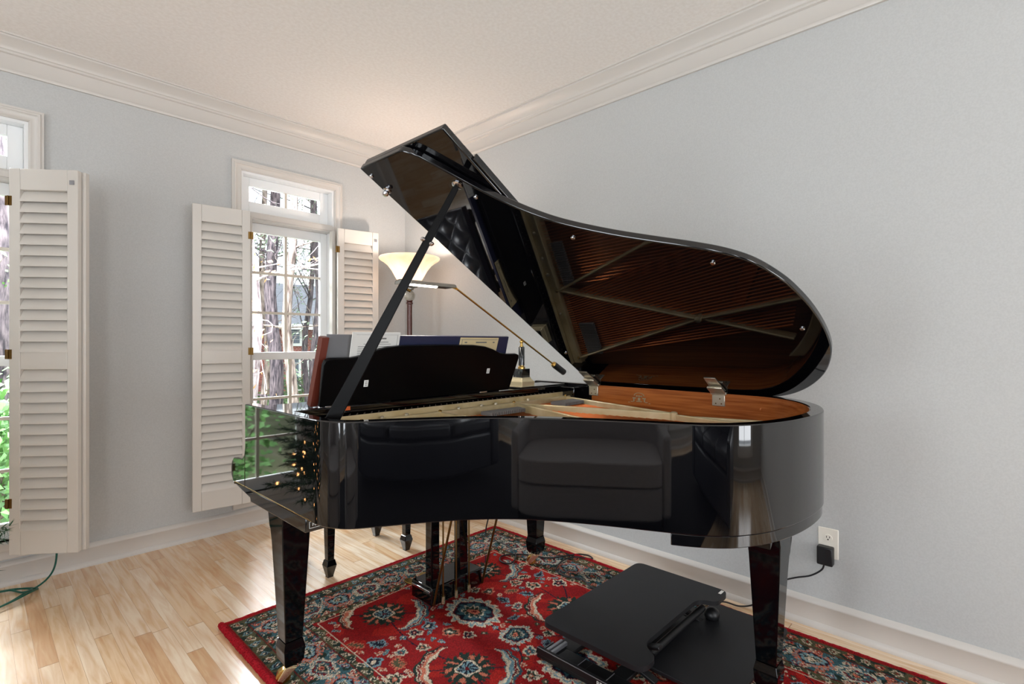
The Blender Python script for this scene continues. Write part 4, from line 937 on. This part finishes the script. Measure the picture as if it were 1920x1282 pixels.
trees=[(479,7.0,.085,-.02,'bark_pale','leaf_autumn','pale barked pine trunk seen at the left edge of the middle window',5,3,5),
(496,9.0,.060,.0,'bark','leaf_pine','slim brown trunk just right of the pale pine outside',7,4,3),
(511,8.2,.105,.005,'bark_dark','leaf_pine','thickest dark pine trunk outside the middle window',6,5,6),
(541,7.5,.075,.012,'bark','leaf_pine','straight trunk behind the centre bar of the middle window',7,6,3),
(570,9.5,.055,.035,'bark_dark','leaf_pine','slender leaning branchy tree outside the middle window',12,7,3),
(592,8.8,.060,.0,'bark_dark','leaf_pine','dark trunk near the right edge of the middle window',7,8,3),
(4,7.5,.10,.0,'bark_dark','leaf_bright','leafy dark trunk outside the leftmost window',12,9,14),
(-60,9.0,.12,.0,'bark','leaf_bright','green leafy tree farther left outside, mirrored in the piano side',12,10,16),
(-190,8.0,.13,.0,'bark','leaf_bright','farthest left garden tree, mirrored beside the christmas tree',12,11,16),
(640,10.5,.12,.0,'bark','leaf_pine','trunk hidden behind the right shutter of the middle window',8,12,8)]
for px,Y,r,lean,mt,lf,lab,nb,seed,nl in trees:
    tree_out('pine_tree' if lf!='leaf_bright' else 'garden_tree',ray_xy(px,Y),Y,r,7.5,lean,mt,lf,lab,nb,seed,nl)
# bushes
def bush(x,y,r,h,matn,label,seed):
    rn=random.Random(seed); root=thing('bush',(x,y,GZ),label,'bush','bushes outside the windows'); v=[];f=[]
    for i in range(2600):
        q=rn.uniform(0,2*PI); t=rn.uniform(0,1)**.5; ph=rn.uniform(0,PI/2); c=Vector((x+r*t*math.cos(q)*math.cos(ph*.8),y+r*t*math.sin(q)*math.cos(ph*.8),GZ+h*(math.sin(ph)*t)+.05)); s_=rn.uniform(.03,.06); a=Vector((rn.gauss(0,1),rn.gauss(0,1),rn.gauss(0,1))).normalized(); e_=a.orthogonal().normalized()
        m0=len(v); v.extend([c-a*s_,c+e_*s_*.6,c+a*s_,c-e_*s_*.6]); f.append((m0,m0+1,m0+2,m0+3))
    m_=MB(); m_.v=[tuple(p) for p in v]; m_.f=f; m_.build('foliage',matn,root,smooth=False)
    b=MB()
    for i in range(5): b.tube([(x,y,GZ),(x+rn.uniform(-r,r)*.6,y+rn.uniform(-r,r)*.6,GZ+h*.7)],.012,5)
    b.build('stems','bark',root)
for px,Y,r,h,mt,lab in ((560,11,1.0,1.35,'undergrowth','low bush in front of the brick house'),(500,10,.9,1.1,'undergrowth','low bush behind the thick pine trunks outside'),(475,6.0,.7,.95,'leaf_bright','bright green bush close outside the middle window'),(20,6.2,.9,1.5,'leaf_bright','bright green bush outside the leftmost window'),(-70,6.0,1.0,1.9,'leaf_bright','tall bright bush behind the christmas tree'),(-200,6.5,1.0,1.8,'leaf_bright','leftmost bright bush outside, mirrored in the piano')):
    bush(ray_xy(px,Y),Y,r,h,mt,lab,int(px)+900)
# brick house
HY=19.0; hx0=ray_xy(526,HY); hx1=ray_xy(700,HY)
hs=thing('brick_house',((hx0+hx1)/2,HY,GZ),'red brick house with gray shingle roof beyond the trees','house')
ez=1.2+.0355*HY*1.0
MB().box(hx0,hx1,HY,HY+8,GZ,ez).build('brick_wall','brick',hs,smooth=False)
MB().prism([(HY-.5,ez-.1),(HY+4,ez+1.9),(HY+8.5,ez-.1)],hx0-.5,hx1+.5,lambda a,z,c:(c,a,z)).build('roof','roof_shingle',hs,smooth=False)
MB().box(hx0-.5,hx1+.5,HY-.52,HY-.40,ez-.22,ez-.02).build('eaves','house_trim',hs,smooth=False)
for px0,px1,z0_,z1_ in ((544,558,-.55,.75),(543,560,1.15,1.72),(578,590,-.55,.75)):
    a=ray_xy(px0,HY); c=ray_xy(px1,HY); w_=MB().box(a-.1,c+.1,HY-.08,HY,z0_-.1,z1_+.1).build('house_window','house_trim',hs,smooth=False)
    n_=3; b=MB()
    for i in range(n_):
        for j in range(4):
            b.box(a+(c-a)*(i+.06)/n_,a+(c-a)*(i+.94)/n_,HY-.10,HY-.08,z0_+(z1_-z0_)*(j+.05)/4,z0_+(z1_-z0_)*(j+.95)/4)
    b.build('window_panes','house_glass',w_,smooth=False)
